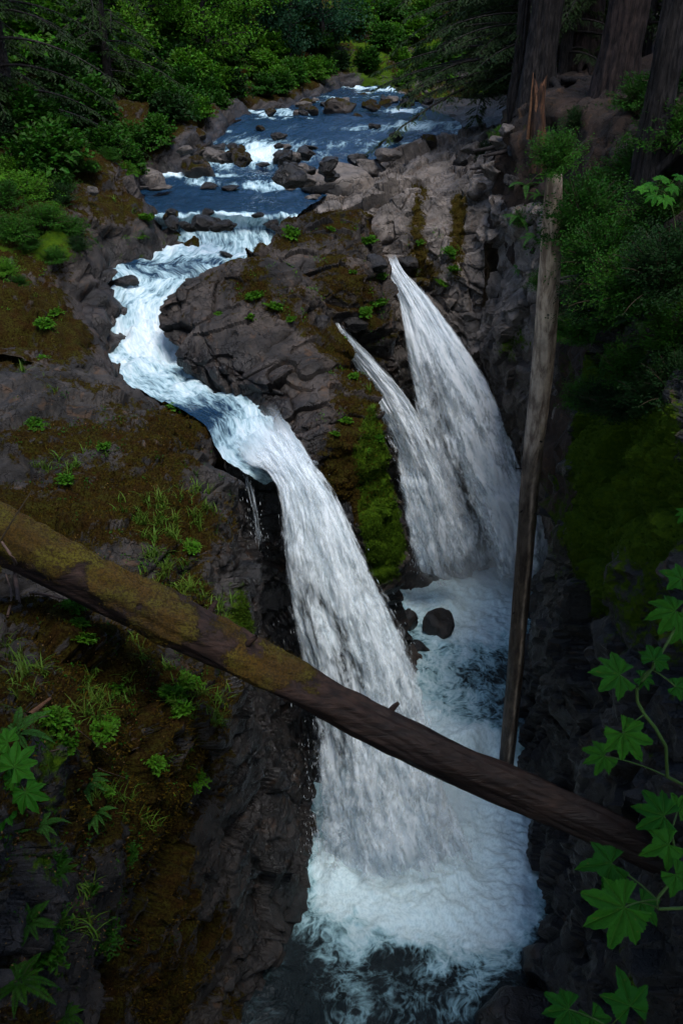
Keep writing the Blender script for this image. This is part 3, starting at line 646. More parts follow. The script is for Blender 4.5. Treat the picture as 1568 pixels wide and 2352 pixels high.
FALLDROPS = []
def fall(name, L, Rt, label, dens_fn, nu=260, nv=110, bulge=0.5, layers=3, seed=0, ndrop=20000, tint=(.80, .86, .90), gain=1.0, droplen=.2, head=.06):
    """L, Rt: left and right edge points from lip to foot (world)"""
    root = empty(name, np.array(L[0]) * .5 + np.array(Rt[0]) * .5)
    tag(root, label, 'waterfall')
    o0 = np.array(root.location)
    L = np.array(L); Rt = np.array(Rt)
    fr = np.linspace(0, 1, 7)
    C = np.stack([L * (1 - f) + Rt * f for f in fr], 1)
    D = Rt - L; T = np.gradient((L + Rt) / 2, axis=0)
    out = unit(np.cross(T, D)); out = np.where((out[:, 1:2] > 0), -out, out)      # towards the gorge / viewer
    wid = np.linalg.norm(D, axis=1)
    for k, f in enumerate(fr):
        C[:, k] += out * (wid * 0.28 * bulge * (1 - (2 * f - 1) ** 2))[:, None]
    G0 = crom(crom(C, nu, 0), nv, 1)
    along = np.concatenate([[0], np.cumsum(np.linalg.norm(np.diff(G0[:, nv // 2], axis=0), axis=1))])
    u = (along / along[-1])[:, None] * np.ones((1, nv)); v = np.linspace(0, 1, nv)[None] * np.ones((nu, 1))
    x, y, _ = proj(G0)
    N = grid_normals(G0); N = np.where(N[..., 1:2] > 0, -N, N)
    width = np.linalg.norm(np.diff(G0, axis=1), axis=-1).sum(1)
    uv = np.stack([along[:, None] * np.ones((1, nv)), (v - .5) * (2.2 + 0.35 * width[:, None])], -1)
    for k in range(layers):
        off = -0.10 + 0.22 * k
        sd = seed + 40 * k
        Nz = 0.10 * fbm(np.stack([uv[..., 1] * 2.2, uv[..., 0] * .5, 0 * u], -1) + sd, 4, sd) + .05 * fbm(np.stack([uv[..., 1] * 6, uv[..., 0] * 1.6, 0 * u], -1), 3, sd + 5)
        G = G0 + N * ((off * (0.3 + u) + Nz * (0.4 + 1.6 * u)))[..., None]
        if k: G = G + D[0] * 0
        d = dens_fn(u, v, x, y, k)
        fade = sstep(1.03, .88, u + .05 * fbm(np.stack([v * 6, u * 0, u * 0 + k], -1), 3, sd)) * sstep(0, .05, np.minimum(v, 1 - v) + .02 * fbm(np.stack([u * 14, v * 0, v * 0 + k], -1), 3, sd + 3)) * sstep(0, head, u)
        me = mesh_np('veil', (G - o0).reshape(-1, 3), grid_faces(nu, nv)[:, ::-1], True, {'dens': d.ravel(), 'fade': fade.ravel()}, uv)
        link('veil', me, mat_fall('fall_%s_%d' % (name, seed + k), tint, gain, 1.0, seed * 1.7 + k * 5.3), root)
    # flying drops: thin spindles along the flow
    d0 = dens_fn(u, v, x, y, 0)
    w = np.clip(d0 + 0.25, 0.02, 1.2) * (0.02 + u ** 2) * (0.15 + 1.2 * np.abs(2 * v - 1) ** 4)
    seglen = np.gradient(along)[:, None] * width[:, None]
    w = (w * seglen).ravel(); w /= w.sum()
    idx = rng.choice(len(w), ndrop, p=w)
    iu, iv = idx // nv, idx % nv
    Pd = G0[iu, iv] + N[iu, iv] * (rng.normal(0.08, 0.22, ndrop) * (0.25 + u[iu, iv]))[:, None] + rng.normal(0, 0.07, (ndrop, 3)) * (0.2 + u[iu, iv])[:, None]
    edge = (2 * v[iu, iv] - 1)
    Pd += (D[np.minimum((u[iu, iv] * (len(D) - 1)).astype(int), len(D) - 1)]) * (np.sign(edge) * np.abs(edge) ** 6 * np.abs(rng.normal(0, .05, ndrop)))[:, None]
    Tg = unit(np.gradient(G0, axis=0))[iu, iv] + rng.normal(0, .10, (ndrop, 3))
    ln = droplen * (0.25 + rng.random(ndrop)) * .55; rd = 0.003 + 0.006 * rng.random(ndrop) ** 3
    A, B = frame_from(Tg); Tg = unit(Tg)
    ring = [Pd + (math.cos(a) * A + math.sin(a) * B) * rd[:, None] for a in (0, 2.1, 4.2)]
    V = np.stack([Pd - Tg * ln[:, None] * .5] + ring + [Pd + Tg * ln[:, None] * .5], 1)
    b = np.arange(ndrop)[:, None] * 5
    F = np.concatenate([b + np.array([q]) for q in ((0, 2, 1), (0, 3, 2), (0, 1, 3), (4, 1, 2), (4, 2, 3), (4, 3, 1))])
    me = mesh_np('spray', (V.reshape(-1, 3) - o0), F, False)
    so = link('spray', me, M['drop'], root); so['kind'] = 'stuff'
    return root, G0

# nearest, largest fall: leaps from the chute lip into the lower pool
mL = [PZ(515,1012,10.30),PZ(560,1062,10.05),PY(612,1085,16.75),PY(640,1140,16.3),PY(648,1250,16.0),PY(662,1380,15.75),PY(690,1520,15.5),PY(712,1680,15.3),PY(722,1840,15.15),PZ(722,1980,-.1)]
mR = [PZ(640,935,10.30),PZ(680,1000,10.05),PY(722,1075,17.0),PY(765,1140,16.6),PY(832,1265,16.2),PY(890,1385,15.9),PY(950,1520,15.6),PY(990,1660,15.4),PY(1030,1820,15.2),PZ(1090,1960,-.1)]
def d_main(u, v, x, y, k):
    e = np.minimum(v / .10, (1 - v) / .07)
    d = 0.98 - 0.18 * u + 0.2 * sstep(.6, .85, u)
    d = d - .38 * np.exp(-((v - .18) / .16) ** 2) * sstep(.25, .6, u)
    d = d * np.clip(e * .5 + .35, 0, 1)
    d = d - .45 * sstep(.15, .5, fbm(np.stack([v * 5, u * 6, 0 * u + 5], -1), 3, 79)) * sstep(.3, .45, u) * sstep(.8, .6, u)
    d = d - 0.40 * k * sstep(0, .2, u) - 1.0 * (k > 0) * sstep(.16, .04, u)
    return d
fall('waterfall', mL, mR, 'largest nearest waterfall plunging behind the fallen log', d_main, 330, 130, 0.75, 3, 1, 1500, (.90, .96, .99), head=.13)
# middle fall
a = [(738,715,24.6),(764,752,23.9),(800,810,24.1),(838,880,24.3),(880,985,24.2),(908,1090,24.1),(925,1200,24.1),(938,1300,24.1)]
b = [(760,705,24.6),(796,760,23.9),(858,822,24.1),(938,915,24.3),(1005,1030,24.2),(1055,1140,24.2),(1090,1240,24.2),(1120,1330,24.2)]
def d_mid(u, v, x, y, k):
    e = np.minimum(v / .12, (1 - v) / .22)
    d = (1.2 - .15 * u) * np.clip(e * .6 + .25, 0, 1) - .35 * k
    d = d - .5 * np.exp(-((v - .92) / .14) ** 2) * sstep(.3, .7, u)
    d = d - .5 * sstep(.15, .5, fbm(np.stack([v * 4, u * 4, 0 * u + 9], -1), 3, 78)) * sstep(.25, .5, u)
    return d - 1.0 * (k > 0) * sstep(.14, .03, u)
fall('waterfall', [PY(*p) for p in a], [PY(*p) for p in b], 'slim middle waterfall squeezed out between two mossy rocks', d_mid, 260, 100, 0.5, 3, 9, 700, (.93, .97, 1.0), head=.04)
# rear fall
a = [(872,588,27.5),(888,624,27.2),(915,690,26.9),(930,780,26.5),(945,880,26.2),(962,980,26.0),(995,1090,25.8),(1035,1200,25.7),(1070,1310,25.6)]
b = [(908,580,27.5),(926,616,27.2),(985,695,26.9),(1062,795,26.5),(1130,900,26.2),(1172,1000,26.0),(1205,1095,25.8),(1258,1190,25.7),(1268,1320,25.6)]
def d_rear(u, v, x, y, k):
    e = np.minimum(v / .10, (1 - v) / .12)
    d = (1.3 - .1 * u) * np.clip(e * .6 + .4, 0, 1) - .25 * k
    d = d - .9 * np.exp(-((v - .22) / .13) ** 2) * sstep(.22, .42, u) + .35 * np.exp(-((v - .05) / .06) ** 2) * sstep(.3, .5, u)
    d = d - .7 * sstep(.90, .97, v) * sstep(.5, .7, u) * sstep(.95, .85, u)
    d = d - .35 * sstep(.1, .5, fbm(np.stack([v * 5, u * 4, 0 * u + 3], -1), 3, 77)) * sstep(.2, .5, u)
    return d - 1.0 * (k > 0) * sstep(.14, .03, u)
fall('waterfall', [PY(*p) for p in a], [PY(*p) for p in b], 'tall rear waterfall sliding beside the leaning trunk', d_rear, 260, 110, 0.45, 3, 17, 700, (.93, .97, 1.0), head=.04)

# thin trickle in the black alcove left of the largest fall
a = [(546,1062,17.2),(556,1100,17.05),(566,1150,16.95),(578,1210,16.85),(584,1260,16.8)]
b = [(560,1058,17.2),(574,1100,17.05),(590,1150,16.95),(600,1210,16.85),(604,1260,16.8)]
fall('waterfall', [PY(*p) for p in a], [PY(*p) for p in b], 'thin trickle down the black alcove left of the largest fall', lambda u, v, x, y, k: .25 + 0 * u, 90, 24, 0.3, 1, 29, 80, (.80, .86, .9))
# pool: upper basin z 1.2, small step near Y 17.6, lower basin z 0
nu, nv = 420, 230
Yg = np.concatenate([np.linspace(29, 18.2, 160), np.linspace(18.15, 9, 230), np.linspace(8.9, -2, 30)]); xg = np.linspace(-4.5, 9.5, nv)
GX, GY = np.meshgrid(xg, Yg); 
stepY = 17.75 + 0.35 * np.sin(GX * 1.7) + .2 * fbm(np.stack([GX, GX * 0, GX * 0], -1) * 2, 3, 4)
GZ = 1.2 * sstep(-.9, .5, GY - stepY)
x, y, _ = proj(np.stack([GX, GY, GZ], -1))
f = -0.05 + .22 * fbm(np.stack([GX, GY, 0 * GX], -1) * .8, 4, 6)
for (px, py, rx, ry, v) in [(960,1860,230,200,1.2),(1130,1850,110,130,.9),(820,2020,110,60,.5),(1180,2000,50,140,.6),(900,1980,190,110,.9),(1080,1950,150,170,1.0),(1000,2080,200,70,.45),(1150,2120,70,110,.4),(1060,2170,150,40,.3),(760,2060,60,60,.3),(880,2130,120,40,.25),
                            (1090,1360,130,70,1.2),(1150,1290,120,90,1.0),(1040,1430,90,40,.6),(1130,1440,70,50,.6),(960,1350,50,50,.6),(1060,1490,110,40,.5),(1010,1560,80,60,.28),(1090,1600,80,80,.22),(1000,1640,50,60,.25),(1150,1560,60,60,.22),(1110,1700,60,30,.7),(1060,1690,60,18,.5),(1140,1760,50,40,.6),(950,1560,40,100,.3),(1010,1700,50,40,.35)]:
    f = f + v * np.exp(-((x - px) / rx) ** 2 - ((y - py) / ry) ** 2)
f = f + .13 * sstep(2000, 2120, y) + .10 * sstep(1480, 1560, y) * sstep(1720, 1640, y)
P2 = np.stack([GX, GY, 0 * GX], -1)
fc = np.clip(f, 0, 1)
GZ = GZ + (0.05 + .08 * fc) * (fbm(P2 * 1.1, 4, 21) + .5 * fbm(P2 * 3, 4, 22)) + .035 * fc * fbm(P2 * 9, 2, 23) + .12 * sstep(.9, 1.7, f)
G = np.stack([GX, GY, GZ], -1)
uv = np.stack([GY, GX], -1) + .25 * np.stack([fbm(P2 * .9, 3, 31), fbm(P2 * .9, 3, 32)], -1)
me = mesh_np('plunge_pool', G.reshape(-1, 3), grid_faces(nu, nv), True, {'foam': f.ravel()}, uv)
pool = tag(link('plunge_pool', me, M['pool']), kind='structure')
pool['label'] = 'foaming plunge pool at the bottom of the gorge'
#@@VEG
# far hillside behind the forest
ctrl = [[np.array([x, Y, z + .02 * abs(x)]) for x in (-300, -120, -40, 0, 40, 120, 300)] for Y, z in ((420, 150), (250, 90), (160, 45), (110, 24), (72, 15.5))]
G = crom(crom(np.array(ctrl), 60, 0), 90, 1); G[..., 2] += 2.5 * fbm(G * .05, 4, 3)
me = mesh_np('hill', G.reshape(-1, 3), grid_faces(60, 90)[:, ::-1], True, {'moss': 0 * G[..., 0], 'green': 1.5 + 0 * G[..., 0], 'wet': 0 * G[..., 0]})
tag(link('hill', me, M['soil']), kind='structure')
# ================================================================== surface lookup for things that stand on the ground
_sp = [q.reshape(-1, 3) for lst in ROCKS.values() for q, n in lst] + [QL.reshape(-1, 3), QR.reshape(-1, 3)]
_sn = [n.reshape(-1, 3) for lst in ROCKS.values() for q, n in lst] + [NL.reshape(-1, 3), NR.reshape(-1, 3)]
SP = np.concatenate(_sp); SN = np.concatenate(_sn)
SX, SY, SD = proj(SP)
_ok = (SD > 1) & (SX > -350) & (SX < 1900) & (SY > -100) & (SY < 2700)
SP, SN, SX, SY, SD = SP[_ok], SN[_ok], SX[_ok], SY[_ok], SD[_ok]
def surf(px, py, r=14):
    """nearest surface point seen at a picture point, and its normal"""
    d2 = (SX - px) ** 2 + (SY - py) ** 2
    k = np.where(d2 < r * r)[0]
    if len(k) == 0: k = np.array([np.argmin(d2)])
    near = k[SD[k] < SD[k].min() + 0.4]
    i = near[np.argmin(d2[near])]
    return SP[i], SN[i]
def copy_tree(src, name=None):
    c = src.copy(); COL.objects.link(c)
    for ch in src.children:
        d = ch.copy(); COL.objects.link(d); d.parent = c
        for g in ch.children:
            e = g.copy(); COL.objects.link(e); e.parent = d
    return c
def own_mat(o, m):
    o.material_slots[0].link = 'OBJECT'; o.material_slots[0].material = m

# ================================================================== boulders
def ico_rock(seed, sub=4, flat=0.65, amp=1.0):
    import bmesh
    bm = bmesh.new(); bmesh.ops.create_icosphere(bm, subdivisions=sub, radius=0.5)
    V = np.array([v.co[:] for v in bm.verts]); F = np.array([[v.index for v in f.verts] for f in bm.faces]); bm.free()
    r = np.random.default_rng(seed)
    n = unit(V)
    # chop by random planes: broken, blocky stone
    for k in range(15):
        a = unit(r.normal(size=3)); h = 0.27 + 0.20 * r.random()
        dd = V @ a; V = V - np.maximum(dd - h, 0)[:, None] * a
    P = V * 2.2 + seed * 7.7
    d = 0.10 * fbm(P * .8, 3, seed) + facet(P, .8, .05, seed)[0] + facet(P, .3, .018, seed + 1)[0] + .008 * fbm(P * 9, 3, seed)
    V = V + n * d[:, None] * amp
    V[:, 2] *= flat; V[:, :2] *= np.array([1.15, 0.9])
    return V, F
ROCKV = [ico_rock(500 + k, 4, 0.55 + 0.06 * (k % 4)) for k in range(8)]
def rock_mesh(k, kind):
    V, F = ROCKV[k]
    tri = V[F]; fn = np.cross(tri[:, 1] - tri[:, 0], tri[:, 2] - tri[:, 0])
    vn = np.zeros_like(V)
    for c in range(3): np.add.at(vn, F[:, c], fn)
    vn = unit(vn); up = vn[:, 2]
    if kind == 'mossy': mo = .35 + .5 * (up - .3) + .3 * fbm(V * 3 + k, 3, k)
    elif kind == 'pale': mo = -.4 + .3 * fbm(V * 3 + k, 3, k)
    else: mo = -.3 + .2 * up + .3 * fbm(V * 3 + k, 3, k)
    wet = sstep(.05, -.12, V[:, 2]) * .9 + (0.6 if kind == 'wet' else 0)
    me = mesh_np('boulder', V, F, True, {'moss': mo, 'green': np.full(len(V), -.6), 'wet': np.clip(wet, 0, 1)})
    me.materials.append(M[{'mossy': 'rock_mid', 'pale': 'rock_pale', 'wet': 'rock_dark'}[kind]])
    return me
RM = {(k, kd): rock_mesh(k, kd) for k in range(8) for kd in ('mossy', 'pale', 'wet')}
def river_z(P):
    i = np.argmin(((RG[..., :2] - np.asarray(P)[:2]) ** 2).sum(-1)); return RG.reshape(-1, 3)[i, 2]
def boulder(loc, size, kind, label, k=None, rz=None, tilt=0.15, group=None, sz=1.0):
    k = int(rng.integers(8)) if k is None else k
    o = link('boulder', RM[(k, kind)])
    o.location = loc; o.rotation_euler = (rng.normal(0, tilt), rng.normal(0, tilt), rng.random() * 6.28 if rz is None else rz)
    o.scale = (size, size, size * sz)
    tag(o, label, 'boulder' if size > 0.45 else 'stone', group)
    return o
HB = [
 (852,392,13.9,66,'pale','pale boulder filling the notch between river and shelf',1.0),
 (818,374,14.15,52,'wet','dark boulder behind the wedge-shaped boulder, at the water',1.0),
 (888,362,14.4,56,'pale','pale block at the upstream corner of the shelf by the water',.9),  # px, py of the foot, z of the water there, width in px, kind, label, height factor
 (780,262,15.3,78,'mossy','large orange-mossed boulder in the far river bend',1.25),
 (660,375,14.1,70,'wet','dark boulder splitting the rapids above the pale flat-topped boulder',1.2),
 (452,398,14.0,72,'mossy','big mossy boulder at the left edge of the upper rapids',1.35),
 (345,425,13.8,66,'pale','grey pointed boulder where the thicket meets the river',1.5),
 (495,355,14.4,44,'wet','dark square stone just upstream of the big mossy left-edge boulder',1.2),
 (545,368,14.2,34,'wet','wet stone at the left lip of the white upper rapid',1.0),
 (782,440,13.6,150,'pale','huge pale wedge-shaped boulder lying on the rock shelf edge',0.95),
 (440,322,14.9,66,'mossy','low moss-covered boulder under the thicket edge',.9),
 (720,462,13.45,46,'pale','pale stone at the waterline below the wedge-shaped boulder',.7),
 (640,318,14.8,34,'wet','black stone mid-river, upstream of the white rapid',.9),
 (715,348,14.4,40,'wet','round wet stone right of the white rapid',.9),
 (860,300,14.9,46,'wet','dark boulder in the blue riffle by the conifers',.9),
 (905,318,14.8,44,'wet','dark boulder nearest the rock shelf in the blue riffle',.9),
 (822,272,15.2,30,'mossy','mossy stone beside the far bend boulder',.9),
 (598,300,14.95,28,'mossy','mossy stone on the gravel bar side of the river',.9),
 (605,382,14.1,40,'wet','flat wet slab stone below the white rapid',.4),
 (480,432,13.75,36,'wet','pair-sized dark stone breaking the riffle by the left bank',.7),
 (530,437,13.7,44,'wet','low dark stone inside the riffle above the ledge',.5),
 (665,437,13.7,24,'pale','small pale stone in the riffle left of the wedge-shaped boulder',.6),
 (395,500,13.35,40,'mossy','mossy stone at the left end of the river ledge',.8),
 (385,380,14.2,30,'pale','pale stone between the pointed boulder and the mossy left boulder',.8),
 (372,437,13.75,44,'pale','pale flat stone at the water edge below the pointed boulder',.55),
 (320,436,13.8,36,'pale','pale flat stone left of the pointed boulder foot',.5),
 (213,440,14.4,26,'pale','small upright pale stone perched on the mossy shelf',1.3),
 (290,655,12.0,66,'wet','black wet boulder left of the white chute',.9),
 (405,700,11.6,60,'wet','black wet boulder pressed against the big rounded rock',1.2),
 (240,640,12.3,60,'wet','dark boulder below the mossy shelf beside the chute',.9),
 (465,655,12.0,40,'wet','small wet stone at the top of the white chute',.8),
 (245,850,10.9,44,'wet','black wet stone at the left foot of the foaming chute',1.1),
 (520,590,12.4,40,'wet','wet stone under the ledge foam by the moss-topped rock',.6),
 (930,1440,1.2,64,'wet','dark wet boulder at the foot of the middle fall',1.9),
 (1005,1440,1.2,78,'wet','dark boulder with water streaming over it in the upper pool',1.4),
 (960,1490,1.1,52,'wet','low wet rock right beside the large fall, at pool level',.8),
]
for px, py, z, w, kd, lab, hz_ in HB:
    p = PZ(px, py, z); dep = proj(p)[2]; size = w * dep / FPX
    boulder((p[0], p[1], p[2] + size * .12), size, kd, lab, sz=hz_)
# scattered stones of the far rapids, the gravel bar and the shelf
words_sz = [(0.0, 'small'), (0.38, 'mid-sized'), (0.62, 'large')]
zones = [  # px range, py range, z rule, n, size range, kinds, phrase
 ((600, 800), (212, 262), 15.45, 50, (.3, .9), ('wet', 'pale', 'mossy'), 'in the far shallows left of the river bend'),
 ((830, 985), (208, 250), 15.6, 30, (.3, .8), ('pale', 'mossy', 'wet'), 'on the far gravel under the drooping conifers'),
 ((520, 690), (262, 318), None, 52, (.3, .9), ('pale', 'wet', 'mossy'), 'along the gravel bar left of the river'),
 ((690, 960), (262, 330), None, 50, (.3, 1.0), ('wet', 'wet', 'mossy'), 'among the blue riffles upstream of the shelf'),
 ((400, 560), (315, 372), None, 34, (.25, .7), ('pale', 'wet', 'mossy'), 'on the left river margin below the thicket'),
 ((640, 760), (335, 420), None, 22, (.3, .7), ('wet', 'wet', 'pale'), 'in the rapids beside the wedge-shaped boulder'),
 ((380, 640), (488, 528), None, 14, (.2, .45), ('wet',), 'poking through the white river ledge'),
]
n_ = {}
for (x0, x1), (y0, y1), z, n, (s0, s1), kds, ph in zones:
    for i in range(n):
        px = x0 + (x1 - x0) * rng.random(); py = y0 + (y1 - y0) * rng.random()
        p = PZ(px, py, z if z else 14.6)
        if not z:
            for _ in range(4): p = PZ(px, py, river_z(p))
        size = s0 + (s1 - s0) * rng.random() ** 1.6
        kd = kds[int(rng.integers(len(kds)))]
        sw = [w for a, w in words_sz if size >= a][-1]
        kw = {'wet': 'dark wet', 'pale': 'pale dry', 'mossy': 'moss-capped'}[kd]
        o = boulder((p[0], p[1], p[2] + size * .08), size, kd, f'{sw} {kw} stone {ph}', group='stones ' + ph)
        n_.setdefault(o['label'], []).append((px, o))
_u = ['first', 'second', 'third', 'fourth', 'fifth', 'sixth', 'seventh', 'eighth', 'ninth']
ORD = _u + ['tenth', 'eleventh', 'twelfth', 'thirteenth', 'fourteenth', 'fifteenth', 'sixteenth', 'seventeenth', 'eighteenth', 'nineteenth', 'twentieth'] + ['twenty-' + w for w in _u] + ['thirtieth'] + ['thirty-' + w for w in _u] + ['fortieth'] + ['forty-' + w for w in _u]
for lab, lst in n_.items():
    if len(lst) > 1:
        for i, (px, o) in enumerate(sorted(lst, key=lambda q: q[0])): o['label'] = lab + ', ' + ORD[min(i, 48)] + ' from left'
# broken blocks on the path side of the shelf
for px, py, w, kd, lab in [(1085,345,46,'pale','grey block at the foot of the earth bank above the shelf'),(1120,395,60,'pale','tall grey block leaning on the earth bank'),(1150,330,50,'pale','pale block under the big conifer roots'),
        (1160,300,40,'pale','highest pale block in the earth bank'),(1060,375,34,'wet','dark block at the head of the shelf cracks'),(1095,440,56,'pale','square block beside the top of the cleft'),
        (1180,360,44,'wet','dark block beneath the broken snag'),(1170,420,40,'wet','dark block half hidden by ferns above the cleft'),(985,330,36,'mossy','mossy block at the upstream end of the shelf'),(1125,545,40,'pale','rounded block wedged in the cleft')]:
    p, nrm = surf(px, py); dep = proj(p)[2]; size = w * dep / FPX
    boulder(p + np.array([0, 0, size * .12]), size, kd, lab, sz=1.25)
# wet stones framing the notches the two rear falls pour from
for px, py, Y, w, lab in [(866,606,26.2,64,'wet stone on the left of the rear fall notch'),(936,602,26.3,60,'wet stone on the right of the rear fall notch'),(742,740,23.2,62,'wet stone on the left of the middle fall notch'),(812,744,23.2,58,'wet stone on the right of the middle fall notch')]:
    p = surf(px, py)[0]; boulder(p, w * proj(p)[2] / FPX, 'wet', lab, sz=1.1)
# gorge floor, bottom edge
p = PZ(1290, 2290, 0); boulder((p[0] + .3, p[1], .25), 2.6, 'wet', 'black boulder at the foot of the gorge wall, bottom of the picture', sz=1.1, k=3)
p = PZ(1165, 2380, 0); boulder((p[0] + .3, p[1], .2), 1.7, 'wet', 'lower black boulder at the very bottom edge, in the pool', sz=1.0, k=5)

# ================================================================== logs and trunks
def log_grid(path, rad, ns, nc, seed, ridge=0.03, rfreq=9, lump=0.05):
    path = crom(np.array(path, float), ns, 0); rad = crom(np.array(rad, float)[:, None], ns, 0)[:, 0]
    T = np.gradient(path, axis=0); A, B = frame_from(T)
    th = np.linspace(0, 2 * np.pi, nc, endpoint=False)
    along = np.concatenate([[0], np.cumsum(np.linalg.norm(np.diff(path, axis=0), axis=1))])
    c, s_ = np.cos(th)[None], np.sin(th)[None]
    q = np.stack([c * rfreq * .5 + 0 * along[:, None], s_ * rfreq * .5 + 0 * along[:, None], along[:, None] * .9 + 0 * c], -1)
    r = rad[:, None] + ridge * fbm(q, 4, seed) + lump * fbm(np.stack([c + 0 * along[:, None], s_ + 0 * along[:, None], along[:, None] * .7 + 0 * c], -1), 3, seed + 4)
    G = path[:, None] + r[..., None] * (c[..., None] * A[:, None] + s_[..., None] * B[:, None])
    N = unit(G - path[:, None])
    return G, N, along
def cap_faces(nu, nv, nbase):
    """fans to two extra centre vertices"""
    j = np.arange(nv); j2 = (j + 1) % nv
    a = np.stack([np.full(nv, nbase), j2, j, j], 1)
    e = (nu - 1) * nv
    b = np.stack([np.full(nv, nbase + 1), e + j, e + j2, e + j2], 1)
    return np.concatenate([a, b])
def log_obj(name, G, attrs, mat, loc, parent=None):
    nu, nv = G.shape[:2]
    V = np.concatenate([G.reshape(-1, 3), G[0].mean(0)[None], G[-1].mean(0)[None]]) - np.array(loc)
    F = np.concatenate([grid_faces(nu, nv, True), cap_faces(nu, nv, nu * nv)])
    at = {k: np.concatenate([v.ravel(), [v[0].mean(), v[-1].mean()]]) for k, v in attrs.items()}
    o = link(name, mesh_np(name, V, F, True, at), M[mat], parent)
    if parent is None: o.location = loc
    return o
# fallen mossy log across the gorge
lp = [PD(-620,930,9.7),PD(-300,1085,10.3),PD(100,1278,11.1),PD(420,1438,11.5),PD(700,1580,11.8),PD(1000,1730,12.1),PD(1250,1845,12.25),PD(1520,1968,12.3)]
lr = [.37,.355,.335,.305,.28,.275,.26,.24]
G, N, al = log_grid(lp, lr, 420, 72, 611, .028, 8, .05)
x, y, _ = proj(G)
mo = -.05 + .4 * N[..., 2] + .55 * fbm(G * 1.5, 5, 3) + .7 * sstep(850, 100, x)
mo = mo + .7 * np.exp(-((x - 400) / 60) ** 2 - ((y - 1440) / 45) ** 2) + .6 * np.exp(-((x - 590) / 60) ** 2 - ((y - 1545) / 50) ** 2) + .7 * np.exp(-((x - 1015) / 45) ** 2 - ((y - 1700) / 30) ** 2) - .35 * sstep(650, 800, x)
wet = .25 + .7 * sstep(600, 1100, x) + .3 * fbm(G * 1.4, 3, 8)
lift = .02 * sstep(.3, .6, mo) * (1 + fbm(G * 7, 3, 9))
G = G + N * lift[..., None]
root = empty('fallen_log', lp[2]); tag(root, 'long moss-covered fallen log lying across the gorge', 'log')
log_obj('trunk', G, {'moss': mo, 'wet': np.clip(wet, 0, 1)}, 'log', lp[2], root)
LOGG, LOGN, LOGM, LOGROOT, LOGLOC = G, N, mo, root, np.array(lp[2])
for px, py, dx, dy in [(512,1452,20,18),(565,1478,18,-6),(900,1620,12,10),(480,1405,10,-10)]:
    d2 = (x - px) ** 2 + (y - py) ** 2; i = np.unravel_index(np.argmin(d2), d2.shape); p = G[i]
    mb = MB(); q = p + N[i] * .14 + np.array([dx * .004, 0, -dy * .004]); mb.tube(np.array([p - N[i] * .05, (p + q) / 2, q]) - LOGLOC, [.05, .04, .025], 7)
    link('branch_stub', mb.mesh('branch_stub'), M['log'], root)
# trunk standing in the gorge, leaning on the right rim
tp = [PZ(1150,1830,-.6),PZ(1163,1740,.6),PY(1190,1450,17.4),PY(1217,1100,17.1),PY(1245,850,16.9),PY(1260,650,16.7),PY(1268,480,16.55),PY(1274,352,16.42)]
tr = [.205,.205,.205,.21,.225,.205,.165,.085]
G, N, al = log_grid(tp, tr, 420, 48, 623, .012, 10, .012)
x, y, _ = proj(G)
wet = .85 * sstep(1000, 1120, y) * sstep(.55, .2, np.abs(N[..., 0] * 1.0 + .15 + .25 * fbm(np.stack([al[:, None] * .9 + 0 * x, 0 * x, 0 * x], -1), 3, 5)) * 0 + (N[..., 0] + .35 < 0) * 0) 
streak = np.exp(-((N[..., 0] - .15 + .22 * fbm(np.stack([al[:, None] * .6 + 0 * x, 0 * x, 0 * x], -1), 3, 6)) / .16) ** 2) * (N[..., 1] < 0)
wet = sstep(980, 1130, y + 60 * fbm(G * 2, 3, 5)) * (1 - .95 * streak)
mo = -.5 + .25 * fbm(G * 1.5, 3, 9) + .45 * np.exp(-((x - 1255) / 14) ** 2) * (y < 1000)
root = empty('leaning_trunk', tp[1]); tag(root, 'bare grey trunk standing upright in the gorge beside the rear fall', 'tree trunk')
log_obj('trunk', G, {'moss': mo, 'wet': np.clip(wet, 0, 1)}, 'bark_grey', tp[1], root)
for k in range(20):
    i = int(30 + rng.random() * 340); j = int(rng.integers(48)); p = G[i, j]; n = N[i, j]
    if n[1] > .35: continue
    L_ = .05 + .09 * rng.random(); mb = MB()
    mb.tube(np.array([p - n * .03, p + n * L_ * .6, p + n * L_ + np.array([0, 0, .02])]) - np.array(tp[1]), [.022, .016, .009], 6)
    link('branch_stub', mb.mesh('branch_stub'), M['bark_dark'], root)
# broken snag
base = surf(1236, 340)[0]; base = np.array([base[0], base[1], base[2]])
bp = PY(1236, 350, 24.0); tp_ = PY(1233, 232, 24.2)
G, N, al = log_grid([bp - np.array([0, 0, .5]), bp, (bp + tp_) / 2, tp_], [.23, .20, .185, .17], 90, 40, 633, .02, 9, .03)
th = np.linspace(0, 2 * np.pi, 40, endpoint=False)
jag = .28 * np.abs(fbm(np.stack([np.cos(th) * 3, np.sin(th) * 3, th * 0], -1), 3, 4)) + .22 * (np.sin(th * 5 + 1) > .5)
G[-6:, :, 2] += (np.linspace(0, 1, 6)[:, None] * jag[None] * 1.4)
root = empty('broken_snag', bp); tag(root, 'splintered orange snag stub below the big conifer', 'snag')
log_obj('trunk', G, {'moss': -.4 + 0 * G[..., 0], 'wet': np.clip(.4 + .8 * fbm(G * 2, 3, 5), 0, 1) * (N[..., 0] < .2)}, 'bark_snag', bp, root)
for k, (a, h) in enumerate([(.3, .55), (1.2, .4), (2.6, .75), (3.3, .5), (4.4, .35), (5.4, .6)]):
    q = tp_ + np.array([math.cos(a) * .15, math.sin(a) * .15, -.9]); mb = MB()
    mb.tube(np.array([q, q + np.array([0, 0, .8]), q + np.array([.03 * math.cos(a), .02, .8 + h])]) - bp, [.06, .05, .006], 5)
    link('splinter', mb.mesh('splinter'), M['wood_raw'], root)

